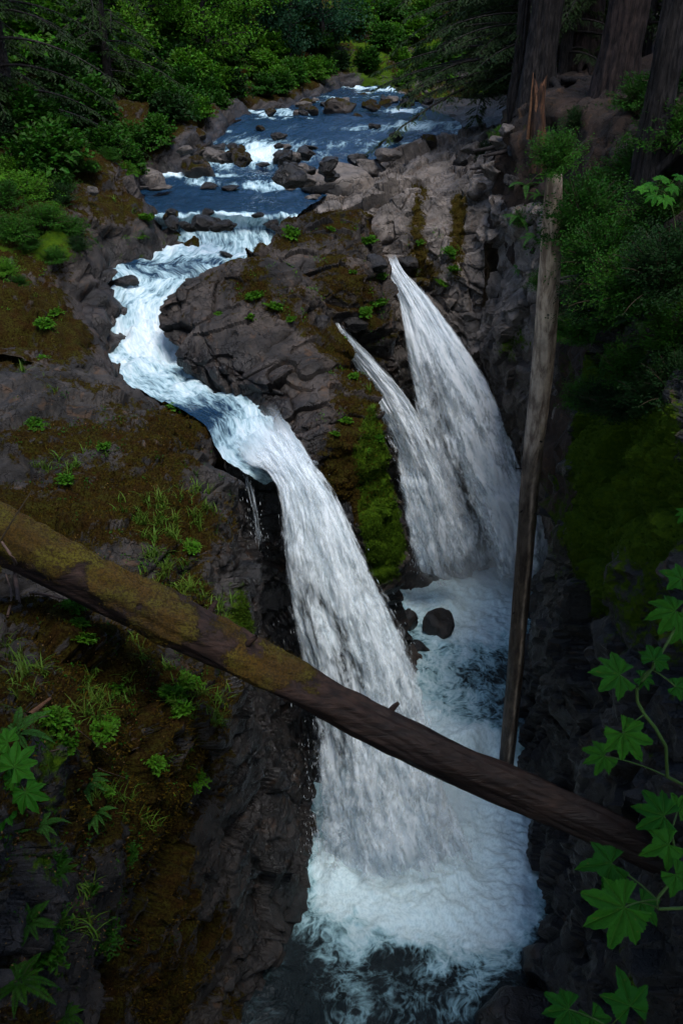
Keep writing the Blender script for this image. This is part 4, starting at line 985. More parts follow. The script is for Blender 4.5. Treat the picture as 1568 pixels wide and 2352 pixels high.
# standing conifers on the right: furrowed trunks
def big_trunk(px, py, Y, dia, label, mat='bark_dark', top=11.0, lean=0.0, seed=0, flare=1.3):
    b = PY(px, py, Y); b[2] = min(b[2], float(ground_right(b[0], b[1])) + .1)
    r = dia / 2
    path = [b + np.array([lean * h, 0, h]) for h in (-.6, 0, .5, 1.5, 4, top)]
    G, N, al = log_grid(path, [r * flare * 1.1, r * flare, r * 1.15, r * 1.03, r, r * .85], 260, 90, 700 + seed, .055, 16, .05)
    root = empty('conifer_tree', b); tag(root, label, 'tree')
    log_obj('trunk', G, {'moss': -.35 + .3 * fbm(G * .8, 3, seed) + .2 * (al[:, None] < 1.2), 'wet': 0 * G[..., 0]}, mat, b, root)
    for k in range(7):
        a = rng.random() * 6.28; a = a if math.sin(a) < .5 else -a
        d = np.array([math.cos(a), math.sin(a), 0]); pts = []
        for t in np.linspace(0, 1, 9):
            q = b + d * (r * .8 + t * (1.0 + 1.2 * r)) + np.array([.12 * math.sin(t * 5 + k), .12 * math.cos(t * 4 + k), 0])
            q[2] = max(float(ground_right(q[0], q[1])), b[2] - 1.6) + .10 - .14 * t + (1 - t) ** 3 * .35
            pts.append(q - b)
        mb = MB(); mb.tube(pts, np.linspace(.13, .03, 9), 7)
        link('root', mb.mesh('root'), M[mat], root)
    return root
big_trunk(1236, 190, 29.0, .90, 'furrowed conifer trunk directly above the splintered snag', 'bark_dark', seed=1, lean=.01)
big_trunk(1188, 190, 30.0, .36, 'thin dark trunk touching the left of the furrowed conifer', 'bark_dark', seed=2, lean=.005, flare=1.2)
big_trunk(1325, 150, 33.0, 1.35, 'broad reddish conifer trunk in shade between the two furrowed ones', 'bark_red', seed=3)
big_trunk(1412, 175, 26.0, .98, 'pale-flecked conifer trunk leaning right near the top corner', 'bark_red', seed=4, lean=.035)
big_trunk(1492, 325, 19.0, .58, 'closest dark conifer trunk rising from the right-hand shrubs', 'bark_dark', seed=5, lean=.03, flare=1.25)
big_trunk(1600, 140, 27.0, .9, 'conifer trunk cut by the right frame edge', 'bark_dark', seed=6)

# ================================================================== foliage templates
def shrub_mesh(seed, R_, H_, nspray, per, ll, lw, flatness=.55, low=0.1):
    r = np.random.default_rng(seed); P, D, N = [], [], []; st = MB()
    for k in range(nspray):
        az = r.random() * 2 * np.pi; rr = R_ * (0.25 + .75 * math.sqrt(r.random())); hh = H_ * (low + (1 - low) * r.random() ** .8)
        rr *= math.sqrt(max(0.12, 1 - (hh / H_ * .92) ** 2)) * (1 + .25 * r.normal())
        tip = np.array([math.cos(az) * rr, math.sin(az) * rr, hh]); b0 = tip * np.array([.15, .15, .1])
        mid = (b0 + tip) / 2 + np.array([0, 0, .22 * rr])
        t = np.linspace(0, 1, 7)[:, None]; pts = (1 - t) ** 2 * b0 + 2 * t * (1 - t) * mid + t * t * tip
        if k % 3 == 0: st.tube(pts, np.linspace(.012, .003, 7) * (1 + R_ * .6), 4)
        dirv = unit(tip - mid)
        n = per; tt = .35 + .65 * r.random(n)[:, None]
        q = (1 - tt) ** 2 * b0 + 2 * tt * (1 - tt) * mid + tt * tt * tip
        side = unit(np.cross(dirv, [0, 0, 1.0])); sgn = np.where(r.random(n) < .5, -1, 1)[:, None]
        spread = (R_ * .20) * r.random(n)[:, None]
        q = q + side * sgn * spread + r.normal(0, R_ * .03, (n, 3))
        dd = unit(dirv * .8 + side * sgn * (.5 + r.random(n)[:, None]) + r.normal(0, .25, (n, 3)))
        nn = unit(np.array([0, 0, 1.0]) * flatness + dirv * .35 + r.normal(0, .32, (n, 3)))
        P.append(q); D.append(dd); N.append(nn)
    P, D, N = map(np.concatenate, (P, D, N))
    s = .6 + .7 * r.random(len(P))
    V, F = leaf_np(P, D, N, ll * s, lw * s)
    return mesh_np('foliage', V, F, False), st.mesh('stems')
def make_plant(name, fol, stm, matk, label, cat):
    root = empty(name, (0, 0, -50)); tag(root, label, cat)
    link('foliage', fol, M[matk], root); link('stem', stm, M['stem'], root)
    return root
def place(proto, loc, s, label, group=None, mat=None, rz=None, tilt=(0, 0), sz=1.0):
    o = copy_tree(proto); o.location = loc; o.scale = (s, s, s * sz); o.rotation_euler = (tilt[0], tilt[1], rng.random() * 6.28 if rz is None else rz)
    o['label'] = label
    if group: o['group'] = group
    if mat:
        for c in o.children:
            if c.name.startswith(('foliage', 'crown', 'leaves')): own_mat(c, M[mat])
    return o
PROTOS = []
def proto_shrub(k, *a):
    f, s = shrub_mesh(*a); p = make_plant('shrub', f, s, 'leaf_mid', 'shrub', 'shrub'); PROTOS.append(p); return p
SH_BIG = [proto_shrub(k, 900 + k, 1.0, 1.25, 120, 26, .15, .105, .8) for k in range(4)]        # maple-like layered leaves, unit radius
SH_FINE = [proto_shrub(k, 930 + k, 1.0, 1.0, 150, 46, .062, .036, .6) for k in range(3)]        # huckleberry-like small leaves
SH_LOW = [proto_shrub(k, 950 + k, 1.0, .8, 46, 18, .26, .15, .6, .2) for k in range(3)]         # rock plants (scaled to .15-.3 m)

def tree_mesh(seed, H_, R_, nl, ll, lw, base=.22, lean=0.0):
    r = np.random.default_rng(seed); tr = MB(); P, D, N = [], [], []
    path = [np.array([lean * h + .15 * math.sin(h * .6 + seed), .12 * math.cos(h * .5), h]) for h in np.linspace(-.4, H_ * .85, 9)]
    tr.tube(path, np.linspace(base, base * .25, 9), 8)
    nb = 46
    for k in range(nb):
        h = H_ * (.10 + .85 * (k + r.random()) / nb); i = min(h / (H_ * .85) * 8, 7.9); b0 = np.array(path[int(i)]) * (1 - i % 1) + np.array(path[int(i) + 1]) * (i % 1)
        az = r.random() * 6.28; L_ = R_ * (1.05 - .55 * abs(h / H_ - .4)) * (.6 + .5 * r.random())
        tip = b0 + np.array([math.cos(az) * L_, math.sin(az) * L_, L_ * (.35 - .35 * r.random())]); mid = (b0 + tip) / 2 + np.array([0, 0, .25 * L_])
        t = np.linspace(0, 1, 6)[:, None]; tr.tube((1 - t) ** 2 * b0 + 2 * t * (1 - t) * mid + t * t * tip, np.linspace(base * .28, .01, 6), 4)
        n = nl // nb
        ncl = 5; cc = .3 + .7 * r.random(ncl)[:, None]; cen = (1 - cc) ** 2 * b0 + 2 * cc * (1 - cc) * mid + cc * cc * tip + r.normal(0, .16 * L_, (ncl, 3)) * np.array([1, 1, .5])
        q = cen[r.integers(ncl, size=n)] + r.normal(0, .17 * L_, (n, 3)) * np.array([1, 1, .45])
        P.append(q); D.append(unit(r.normal(0, 1, (n, 3)) + np.array([math.cos(az), math.sin(az), -.3]))); N.append(unit(r.normal(0, .45, (n, 3)) + np.array([0, 0, .8])))
    P, D, N = map(np.concatenate, (P, D, N)); s = .6 + .7 * r.random(len(P))
    V, F = leaf_np(P, D, N, ll * s, lw * s)
    root = empty('broadleaf_tree', (0, 0, -50)); tag(root, 'tree', 'tree')
    link('crown', mesh_np('crown', V, F, False), M['leaf_mid'], root); link('trunk', tr.mesh('trunk'), M['bark_dark'], root)
    PROTOS.append(root); return root
TR = [tree_mesh(970, 9.0, 3.0, 9200, .17, .12), tree_mesh(971, 8.0, 2.8, 9200, .15, .11, .2, .12), tree_mesh(972, 10.0, 3.4, 9200, .18, .12, .26, -.06)]

def conifer_mesh(seed, H_, R_, base=.3, low=.08, droop=.5, per=8):
    r = np.random.default_rng(seed); tr = MB(); P, D, N = [], [], []
    tr.tube([np.array([0, 0, h]) for h in np.linspace(-.5, H_, 8)], np.linspace(base, .03, 8), 9)
    nb = int(H_ * per)
    for k in range(nb):
        h = H_ * (low + (1 - low) * (k + r.random()) / nb); az = r.random() * 6.28
        L_ = R_ * (1 - (h / H_) ** 1.3) * (.55 + .6 * r.random()) + .3
        t = np.linspace(0, 1, 10)[:, None]; d = np.array([math.cos(az), math.sin(az), 0]); sd = np.array([-d[1], d[0], 0])
        pts = np.array([0, 0, h]) + d * L_ * t + np.array([0, 0, 1.0]) * (L_ * (.16 * t - droop * t ** 2)) + sd * (.1 * L_ * np.sin(t * 3 + k))
        tr.tube(pts, np.linspace(.03 + .006 * L_, .004, 10), 4)
        m = int(26 * L_); tt = .12 + .88 * r.random(m); ii = tt * 9; i0 = np.minimum(ii.astype(int), 8); q = pts[i0] * (1 - (ii - i0))[:, None] + pts[i0 + 1] * (ii - i0)[:, None]
        sg = np.where(r.random(m) < .5, -1, 1)[:, None]; tl = (.10 + .30 * (1 - tt)[:, None] * L_ * .5 + .08) * (.5 + .8 * r.random(m)[:, None])
        td = unit(d * .6 + sd * sg + np.array([0, 0, -.35]) + r.normal(0, .12, (m, 3)))
        for f in np.linspace(.15, 1, 5):
            P.append(q + td * tl * f + np.array([0, 0, -.05]) * f * f); s2 = np.where(r.random(m) < .5, -1, 1)[:, None]
            D.append(unit(td * .8 + np.cross(td, [0, 0, 1.0]) * s2 * .8 + np.array([0, 0, -.25]))); N.append(unit(np.array([0, 0, 1.0]) + r.normal(0, .25, (m, 3))))
    P, D, N = map(np.concatenate, (P, D, N)); s = .6 + .7 * r.random(len(P))
    V, F = leaf_np(P, D, N, .13 * s, .038 * s, .05, .2)
    root = empty('conifer', (0, 0, -50)); tag(root, 'conifer', 'tree')
    link('crown', mesh_np('crown', V, F, False), M['needle'], root); link('trunk', tr.mesh('trunk'), M['bark_dark'], root)
    PROTOS.append(root); return root
CF = [conifer_mesh(980, 12, 4.2), conifer_mesh(981, 11, 3.6, .26, .06, .55), conifer_mesh(986, 8, 5.6, .2, .06, .30, 15)]

# ================================================================== left thicket
def gl(px, Y):
    x = (px - 784) / FPX * Y
    for _ in range(6):
        z = float(ground_left(x, Y)); dep = Y * cp + (CAM_H - z) * sp; x = (px - 784) / FPX * dep
    return np.array([x, Y, z])
rows = [(1.25, .8, 'leaf_mid', 'broad-leaved shrub overhanging the left river margin'), (3.6, 1.1, 'leaf_mid', 'layered green shrub in the second row of the left thicket'),
        (6.0, 1.35, 'leaf_mid', 'tall leafy shrub mid-slope in the left thicket'), (9.0, 1.7, 'leaf_bright', 'light green shrub high on the left slope'), (13, 2.0, 'leaf_mid', 'dark shrub at the top of the left slope')]
for ri, (d0, R0, mk, lab) in enumerate(rows):
    cnt = 0
    Yc = 25.0 if ri else 30.5
    while Yc < 66:
        d = d0 * (1 + .18 * rng.normal()); Y = Yc + rng.normal(0, .35)
        xe_ = float(np.interp(Y, bl_Y, bl_x)); p = np.array([xe_ - d, Y, float(ground_left(xe_ - d, Y)) - .1])
        px, py, _ = proj(p)
        s = R0 * (.8 + .4 * rng.random())
        if not (px > 150 and py > 425) and px > -200:
            m = mk
            u_ = rng.random()
            if u_ < .22: m = 'leaf_bright'
            elif u_ > .85: m = 'leaf_dark'
            cnt += 1
            o = place(SH_BIG[int(rng.integers(4))], p, s, f'{lab}, {ORD[min(cnt, 49) - 1]} from the near end', 'shrubs of the left thicket', m, sz=1.15)
        Yc += (1.0 + .018 * Yc) * R0 * .8
for i, (px, Y, s, m, lab) in enumerate([(30,23.0,.75,'leaf_mid','low ferny shrub above the brown moss mound, at the left frame edge'),(100,23.8,.7,'leaf_mid','low shrub just behind the brown moss mound'),(165,24.2,.55,'leaf_mid','small shrub between the moss mound and the dark stream boulder'),
        (60,25.2,.9,'leaf_bright','bright shrub with sprays beside the dark trunk on the left edge'),(140,25.8,.7,'leaf_dark','dark low shrub left of the mossy shelf'),(10,21.6,.5,'leaf_bright','tiny bright shrub on top of the brown moss mound'),
        (325,26.9,.28,'leaf_bright','bright small shrub at the right end of the mossy shelf'),(205,27.6,.4,'leaf_mid','small shrub behind the mossy shelf'),(10,24.2,.8,'leaf_mid','low shrub at the left edge above the moss mound'),(70,23.0,.45,'leaf_mid','ferny tuft at the back of the moss mound'),(130,22.9,.45,'leaf_mid','ferny tuft right of the moss mound top'),(180,23.6,.4,'leaf_dark','dark tuft above the dark stream boulder'),(205,24.6,.35,'leaf_mid','tuft at the foot of the mossy shelf'),(150,26.6,.5,'leaf_mid','low shrub touching the mossy shelf'),(90,26.6,.7,'leaf_mid','low shrub midway to the mossy shelf'),(30,26.4,.8,'leaf_bright','bright low shrub at the left edge below the conifer'),(45,21.4,.3,'leaf_mid','tuft in front on the moss mound'),(120,24.8,.5,'leaf_bright','bright low tuft behind the moss mound'),(0,28.0,.9,'leaf_dark','dark low shrub at the foot of the left conifer'),(170,28.6,.6,'leaf_mid','low shrub behind the small upright stone'),(250,29.3,.5,'leaf_mid','low shrub behind the end of the mossy shelf'),(290,30.2,.5,'leaf_bright','bright low shrub above the pointed boulder')]):
    p = gl(px, Y); place(SH_FINE[i % 3], p, s, lab, None, m)
# trees of the left and far side
for i, (x, Y, k, s, m, lab) in enumerate([
    (-9.5,44,0,.9,'leaf_bright','light green tree standing high behind the left thicket'),(-13,39,2,.9,'leaf_mid','full green tree behind the shrubs at upper left'),(-6.0,52,1,1.0,'leaf_bright','yellow-green tree above the middle of the left thicket'),
    (-3.0,55,0,1.0,'leaf_blue','blue-green alder leaning over the far left bank'),(-1.2,60,1,1.05,'leaf_blue','large blue-green alder with dark trunk beside the far river'),(-4.5,63,2,1.0,'leaf_mid','tree behind the blue-green alders'),
    (2.5,76,0,1.0,'leaf_mid','far tree closing the view up the river'),(6.5,80,2,1.0,'leaf_bright','bright far tree right of the river vanishing point'),(11,78,1,1.0,'leaf_mid','far tree behind the drooping conifers'),(-1,82,2,1.1,'leaf_bright','tall bright tree far behind the alders'),
    (16,74,0,1.0,'leaf_dark','dark far tree on the right bank'),(-9,64,1,1.1,'leaf_mid','far tree above the left thicket'),(-15,56,2,1.1,'leaf_mid','tree on the upper left slope'),(-18,46,0,1.1,'leaf_dark','shaded tree on the upper left slope'),(-14,70,1,1.1,'leaf_bright','distant bright tree on the left slope'),(22,80,2,1.1,'leaf_dark','dark far tree beyond the conifers'),
    (4,92,0,2.0,'leaf_mid','tall far tree straight up the river'),(10,96,1,2.1,'leaf_dark','tall dark far tree right of the river axis'),(-4,94,2,2.0,'leaf_mid','tall far tree left of the river axis'),(-13,90,0,2.0,'leaf_mid','tall far tree above the left thicket'),(17,92,2,2.0,'leaf_dark','tall dark far tree on the right'),(8,70,1,1.0,'leaf_mid','far tree behind the bright bush under the boughs'),(4.8,72,0,.9,'leaf_mid','far tree behind the sunny bush'),(-22,80,2,2.0,'leaf_dark','tall shaded far tree on the left slope'),(24,100,0,2.1,'leaf_dark','tall far tree at the right end of the wood'),(-7,74,1,1.5,'leaf_bright','tall light tree behind the alders'),(13,68,2,1.2,'leaf_dark','dark tree behind the far gravel'),(6.2,84,2,1.0,'leaf_bright','low bright tree straight ahead above the river'),(2.0,70,1,.8,'leaf_bright','small bright tree at the end of the left bank'),(9.5,88,0,1.0,'leaf_mid','low far tree seen through the boughs'),(0.5,88,1,1.1,'leaf_mid','low far tree behind the left bank end'),(-6.5,47,0,.8,'leaf_bright','bright tree leaning out of the left thicket'),(-8,58,2,1.0,'leaf_bright','bright tree in the middle of the left slope'),(-11,50,1,.95,'leaf_mid','green tree high in the left thicket'),(-13.5,47,2,.9,'leaf_bright','bright tree near the upper left')]):
    z = float(ground_left(x, Y)) if Y < 70 else 18 + (Y - 75) * .1
    place(TR[k], (x, Y, z - .3), s, lab, 'trees beyond the thicket', m)
for i, (x, Y, s, m, lab) in enumerate([(3.2,66,1.0,'leaf_bright','bright bush at the far end of the left bank'),(5.0,68,1.2,'leaf_bright','sunny bush where the river disappears'),(7.2,66,1.1,'leaf_bright','bright bush glimpsed under the conifer boughs'),(9.4,63,1.2,'leaf_mid','green bush on the far right gravel edge'),(8.8,56,.8,'leaf_bright','small bright bush on the right bank below the boughs'),(9.2,50,.9,'leaf_mid','green bush at the dark conifer feet'),(8.0,45,.9,'leaf_dark','dark bush at the river edge below the conifers'),(7.0,40.5,.9,'leaf_dark','dark bush above the upstream end of the shelf'),(12,60,1.6,'leaf_mid','large bush behind the far gravel'),(1.0,66,1.3,'leaf_mid','bush under the blue-green alders'),(4.0,61.5,.8,'leaf_bright','low bright bush at the water end of the left bank'),(5.6,63.5,.9,'leaf_mid','low green bush beyond the last shallows'),(6.8,64.5,.9,'leaf_bright','bright low bush right of the last shallows'),(8.4,69,1.3,'leaf_mid','tall bush closing the river gap'),(6.0,71,1.5,'leaf_bright','tall bright bush closing the river gap'),(10.4,66,1.2,'leaf_dark','dark bush right of the river gap'),(3.4,69,1.4,'leaf_mid','tall bush left of the river gap')]):
    z = max(float(ground_left(x, Y)), 15.6) if Y > 60 else float(ground_right(x, Y))
    place(SH_BIG[i % 4], (x, Y, z - .1), s, lab, None, m)
# conifers
for i, (x, Y, k, s, lab) in enumerate([(6.9,35.5,2,1.0,'low-boughed conifer whose sprays hang in front of the river bend'),(8.2,40.0,2,1.05,'wide-boughed conifer on the right bank, upstream of the shelf'),(10.0,46,2,1.1,'wide-boughed conifer near the far gravel'),(7.2,38.5,0,1.45,'drooping conifer whose boughs reach over the river'),(8.6,43.0,1,1.6,'second drooping conifer upstream on the right bank'),(11.5,50,0,1.5,'third conifer upstream on the right bank'),(7.4,32.0,1,.9,'dark young conifer behind the furrowed trunk'),(14.5,58,1,1.7,'far conifer at the right bend'),(10.5,34,0,1.2,'dark conifer between the furrowed trunk and the drooping one'),(12.5,36,0,1.1,'shaded conifer behind the broad reddish trunk'),(17,42,1,1.1,'dark conifer deep in the right wood'),(14,29,0,1.0,'dark conifer behind the leaning corner trunk'),(11,23,1,.9,'dark conifer at the right frame edge'),
    (-10.4,29.5,0,1.0,'near-black conifer at the left frame edge'),(-13.5,33,1,1.1,'dark conifer behind the left edge one'),(-9.0,37,1,.8,'dark conifer rising from the left thicket'),(-17,42,0,1.1,'conifer in the upper left corner')]):
    z = float(ground_right(x, Y)) if x > 0 else float(ground_left(x, Y))
    place(CF[k], (x, Y, z - .3), s, lab, 'conifers along the gorge')
# tall trees added round the bridge, out of view, to shade the near gorge
SHADE_CF = conifer_mesh(985, 12, 3.7, .3, .42, .45)
for i, (x, Y, s, lab) in enumerate([(-10,4,2.2,'added shade conifer on the left bank beside the bridge'),(-11.5,11,2.1,'added shade conifer on the left bank above the fallen log'),(-7,-4,2.3,'added shade conifer behind the left bridge end'),(0,-8.5,2.3,'added shade conifer downstream of the bridge'),(7,-5,2.2,'added shade conifer behind the right bridge end'),(13,3,2.2,'added shade conifer right of the bridge end'),(13.5,12,2.1,'added shade conifer on the right bank beside the bridge'),(-15,19,2.0,'added shade conifer on the left bank above the falls'),(15,22,2.0,'added shade conifer in the right wood'),(-17,28,2.0,'added shade conifer high on the left slope'),(17,31,2.0,'added shade conifer deep in the right wood'),(-7.5,6.5,2.1,'added shade conifer on the left bank directly over the log end'),(-6,0,2.2,'added shade conifer at the left bridge post'),(-3.5,-3.2,2.2,'added shade conifer just behind the middle of the bridge'),(3.5,-2.6,2.1,'added shade conifer just behind the bridge, right of the middle one')]):
    z = 12.5 if abs(x) < 12 else float(ground_right(x, Y) if x > 0 else ground_left(x, Y))
    place(SHADE_CF, (x, Y, z - .3), s, lab, 'unseen conifers added for shade')
# ================================================================== right rim shrubs
def gr_at(px, Y):
    x = (px - 784) / FPX * Y
    for _ in range(6):
        z = float(ground_right(x, Y)); dep = Y * cp + (CAM_H - z) * sp; x = (px - 784) / FPX * dep
    return np.array([x, Y, z])
for i, (px, Y, s, m, lab) in enumerate([
    (1330,21.5,.85,'leaf_mid','feathery green shrub right of the leaning trunk top'),(1400,21.0,.95,'leaf_mid','feathery shrub between the leaning trunk and the corner conifer'),(1460,20.0,.9,'leaf_mid','feathery shrub at the foot of the closest conifer trunk'),(1540,19.0,1.0,'leaf_mid','feathery shrub on the right frame edge under the conifers'),
    (1330,18.5,.7,'leaf_mid','light shrub overhanging the trunk at mid height'),(1390,17.5,.8,'leaf_mid','dense small-leaved shrub right of the leaning trunk'),(1450,16.5,.85,'leaf_mid','dense small-leaved shrub below the corner conifer'),(1520,15.5,.9,'leaf_mid','small-leaved shrub at the right edge, mid height'),
    (1420,14.5,.6,'leaf_dark','shaded shrub hanging over the mossy gorge wall'),(1490,13.5,.7,'leaf_dark','dark shrub hanging at the right edge above the moss'),(1560,12.5,.8,'leaf_dark','dark shrub cut by the right edge above the gorge'),(1290,24.5,.6,'leaf_dark','dark shrub beneath the splintered snag'),
    (1200,26.0,.5,'leaf_mid','little shrub left of the snag base'),(1160,29.5,.55,'leaf_bright','bright sapling left of the furrowed conifer'),(1330,25.5,.6,'leaf_dark','dark shrub among the exposed roots'),(1250,22.8,.55,'leaf_mid','fern-like shrub left of the leaning trunk top'),(1120,33,.8,'leaf_dark','dark shrub at the top of the shelf'),(1060,37,1.0,'leaf_dark','dark shrub where shelf and conifers meet'),(1560,23,1.0,'leaf_dark','dark shrub behind the closest conifer trunk'),
    (1295,19.5,.6,'leaf_mid','small-leaved shrub hiding the top of the leaning trunk'),(1350,19.8,.8,'leaf_bright','brightest feathery shrub right of the leaning trunk'),(1430,18.8,.9,'leaf_bright','bright feathery shrub left of the pale maple sprig'),(1500,17.6,.9,'leaf_mid','shrub directly below the pale maple sprig'),(1340,16.2,.6,'leaf_mid','shrub drooping over the trunk edge at mid height'),(1380,15.3,.65,'leaf_dark','dark shrub just above the wall ferns'),(1440,15.0,.75,'leaf_mid','shrub above the lush wall fern'),(1300,21.5,.6,'leaf_mid','shrub behind the leaning trunk top'),(1470,23.5,.9,'leaf_mid','shrub left of the closest conifer trunk'),(1540,14.0,.8,'leaf_mid','shrub at the right edge above the dark fern')]):
    p = gr_at(px, Y); place(SH_FINE[i % 3], p, s, lab, None, m, sz=1.1)

for px, py, Y, s, m, tl, lab in [(1345,470,16.6,.95,'leaf_mid',-.55,'bushy shrub leaning out over the upper leaning trunk'),(1282,330,16.0,.62,'leaf_mid',-.3,'shrub crowding the broken top of the leaning trunk'),(1390,560,15.6,.9,'leaf_mid',-.5,'shrub leaning out below the bushy one'),(1370,650,15.2,.7,'leaf_dark',-.6,'dark shrub leaning out right of mid trunk'),(1450,640,14.2,.9,'leaf_mid',-.4,'shrub spilling over the rim under the pale maple sprig'),(1530,600,13.4,.9,'leaf_dark',-.3,'dark shrub spilling over the rim at the right edge')]:
    place(SH_FINE[int(rng.integers(3))], PY(px, py + 60, Y), s, lab, None, m, tilt=(.25, tl), rz=0, sz=1.1)
# ================================================================== ferns
def frond_mesh(seed, L_=1.0, n=34, droop=.5, w=.17):
    r = np.random.default_rng(seed)
    t = np.linspace(0, 1, 14); mid = np.stack([t * L_, 0 * t, L_ * (.55 * t - droop * 1.25 * t * t)], 1)
    mb = MB(); mb.tube(mid, np.linspace(.010, .002, 14) * L_, 4)
    tt = np.linspace(.12, .99, n); q = np.stack([np.interp(tt, t, mid[:, k]) for k in range(3)], 1)
    tan = unit(np.stack([np.gradient(q[:, k]) for k in range(3)], 1)); side = np.array([[0, 1.0, 0]]); up = np.cross(tan, side)
    wd = w * L_ * np.sin(np.pi * np.clip(tt * .92 + .1, 0, 1)) ** .8 * (1 - .25 * tt) + .01
    for sg in (-1, 1):
        V, F = leaf_np(q, unit(side * sg + tan * .45 + up * .1 + r.normal(0, .05, (n, 3))), up, wd, np.full(n, .042 * L_), .1, .12)
        mb.add(V, F)
    return mb.mesh('frond', False)
FR = [frond_mesh(1), frond_mesh(2, droop=.75), frond_mesh(3, droop=.35, w=.2)]
def fern(loc, size, n, label, nrm=None, mat='fern', group='sword ferns', spread=6.28, az0=0):
    root = empty('fern', loc, 0, 1.0); tag(root, label, 'fern', group)
    for k in range(n):
        o = link('frond', FR[int(rng.integers(3))], M['fern'], root)
        s = size * (.7 + .5 * rng.random()); o.scale = (s,) * 3
        o.rotation_euler = (rng.normal(0, .15), -.35 * rng.random() + .15, az0 + spread * (k + rng.random() * .7) / n)
        if mat != 'fern': own_mat(o, M[mat])
    return root
for px, py, s, n, lab, m in [
    (1205,420,.7,9,'sword fern above the cleft, left of the leaning trunk','fern'),(1185,500,.6,8,'sword fern hanging beside the cleft','fern'),(1225,545,.6,8,'sword fern tucked behind the leaning trunk','fern'),(1310,640,.75,8,'large drooping fern just right of the leaning trunk','fern'),
    (1345,735,.8,9,'fern on the gorge wall right of the trunk','fern'),(1410,800,.8,9,'lush fern on the mossy wall, below the shrubs','fern'),(1470,740,.8,8,'fern in shade near the right edge','leaf_dark'),(1540,820,.8,8,'dark fern at the right edge over the wall','leaf_dark'),(1380,850,.5,8,'small fern just above the bright wall moss','fern'),
    (1190,620,.35,7,'tiny fern on the grey slab','fern'),(1240,450,.5,8,'fern crowded against the trunk top','leaf_mid'),(1140,170,.6,8,'fern beside the furrowed conifer foot','leaf_mid'),(1370,430,.6,8,'fern under the feathery shrubs','fern'),
    (40,1690,.32,11,'bright fern at the left frame edge below the log','fern'),(190,1800,0.25,13,'maidenhair-like fern beside the big left leaves','fern'),(215,1870,0.25,13,'lower fern cascading beside the big left leaves','fern'),(90,1900,0.25,12,'fern under the big left leaves','fern'),(40,2260,0.28,12,'dim fern in the bottom left corner','leaf_mid'),(150,2330,0.19,12,'dim rosette fern at the bottom edge','leaf_mid'),(60,2120,0.22,11,'dim fern on the lower left slope','leaf_mid'),(130,2010,0.19,11,'small dim fern under the left plants','leaf_mid')]:
    p, nrm = surf(px, py); fern(p + nrm * .02, s, n, lab, nrm, m)

# ================================================================== small plants on the rocks
for i, (px, py, s, lab) in enumerate([
    (665,543,.42,'bright yellow-flowered clump on the left of the moss-topped rock'),(588,690,.36,'upright clump on the crown of the big rounded rock'),(630,714,.34,'round bright clump on the big rounded rock'),(572,738,.30,'low clump with yellow flowers below the upright one'),(668,740,.22,'little clump right of the round bright one'),(500,722,.16,'tiny clump on the left shoulder of the rounded rock'),
    (850,562,.40,'bright clump hanging at the right side of the moss-topped rock'),(876,640,.34,'leafy clump above the lip of the rear fall'),(868,708,.40,'large leafy clump overhanging left of the rear fall'),(840,722,.30,'leafy clump in the moss between the rear falls'),(810,630,.2,'small clump in the middle of the moss-topped rock'),(760,530,.18,'tiny clump on top of the moss-topped rock'),
    (1030,585,.36,'leafy clump on the broken shelf front'),(1042,625,.32,'leafy clump lower on the broken shelf front'),(1012,655,.28,'lowest leafy clump of the shelf front'),(965,560,.2,'tiny clump in the mossy shelf groove'),
    (105,755,.34,'light green leaves on the side of the brown moss mound'),(130,725,.26,'pale green sprig at the top of the moss mound side'),(100,835,.26,'small clump at the foot of the moss mound'),(335,508,.36,'leafy clump on the face of the mossy shelf'),(350,863,.26,'clump on the stream edge of the near bank'),(406,935,.24,'clump on the bank edge above the big fall'),
    (240,1030,.2,'tiny sprig in the middle of the near bank'),(78,975,.26,'flat clump on the bare part of the near bank'),(150,1110,.26,'sprigs on the lower middle of the near bank'),(440,1262,.24,'clump among the grass at the bank edge'),(795,970,.22,'clump in the moss beside the middle fall'),(868,1010,.2,'small clump low in the moss by the middle fall'),(812,868,.2,'sprig above the moss curtain of the rounded rock'),(770,1000,.16,'sprig in the lower moss of the rounded rock'),
    (165,1405,.26,'round-leaved creeper right under the log'),(178,1450,.28,'round-leaved creeper further down the dark hollow'),(190,1480,.26,'lowest round-leaved creeper of the dark hollow'),(270,1585,.24,'sprig on the brown slope below the log'),(385,1605,.34,'star-leaved plant on the overhang below the log'),(430,1575,.30,'star-leaved plant at the edge of the overhang'),(420,1640,.26,'plant hanging under the overhang edge'),(238,1690,.26,'four-leaved plant beside the pale stick'),(462,1795,.24,'plant clinging to the gorge edge'),(355,1760,.22,'sprig on the dark brow below the overhang'),
    (230,1830,.24,'leafy sprig right of the maidenhair-like fern'),(150,1730,.26,'vine-leaved sprig above the big left leaves'),(125,1670,.28,'vine-leaved sprig under the bare twigs'),(255,1660,.18,'sprig at the tip of the bare twigs'),(240,2160,.26,'lone sprig on the dark lower slope'),(100,2200,.3,'dim leafy plant at lower left'),(200,2060,.22,'dim sprig on the brown wall'),(60,2000,.28,'dim leafy plant at the left edge, low down'),(300,1960,.2,'faint sprig on the brown wall beside the gorge'),(130,1990,.26,'dim plant below the left leaves')]):
    p, nrm = surf(px, py)
    place(SH_LOW[i % 3], p, s * .75, lab, None, 'leaf_bright' if py < 1850 else 'leaf_mid', tilt=(-nrm[1] * .5, nrm[0] * .5))

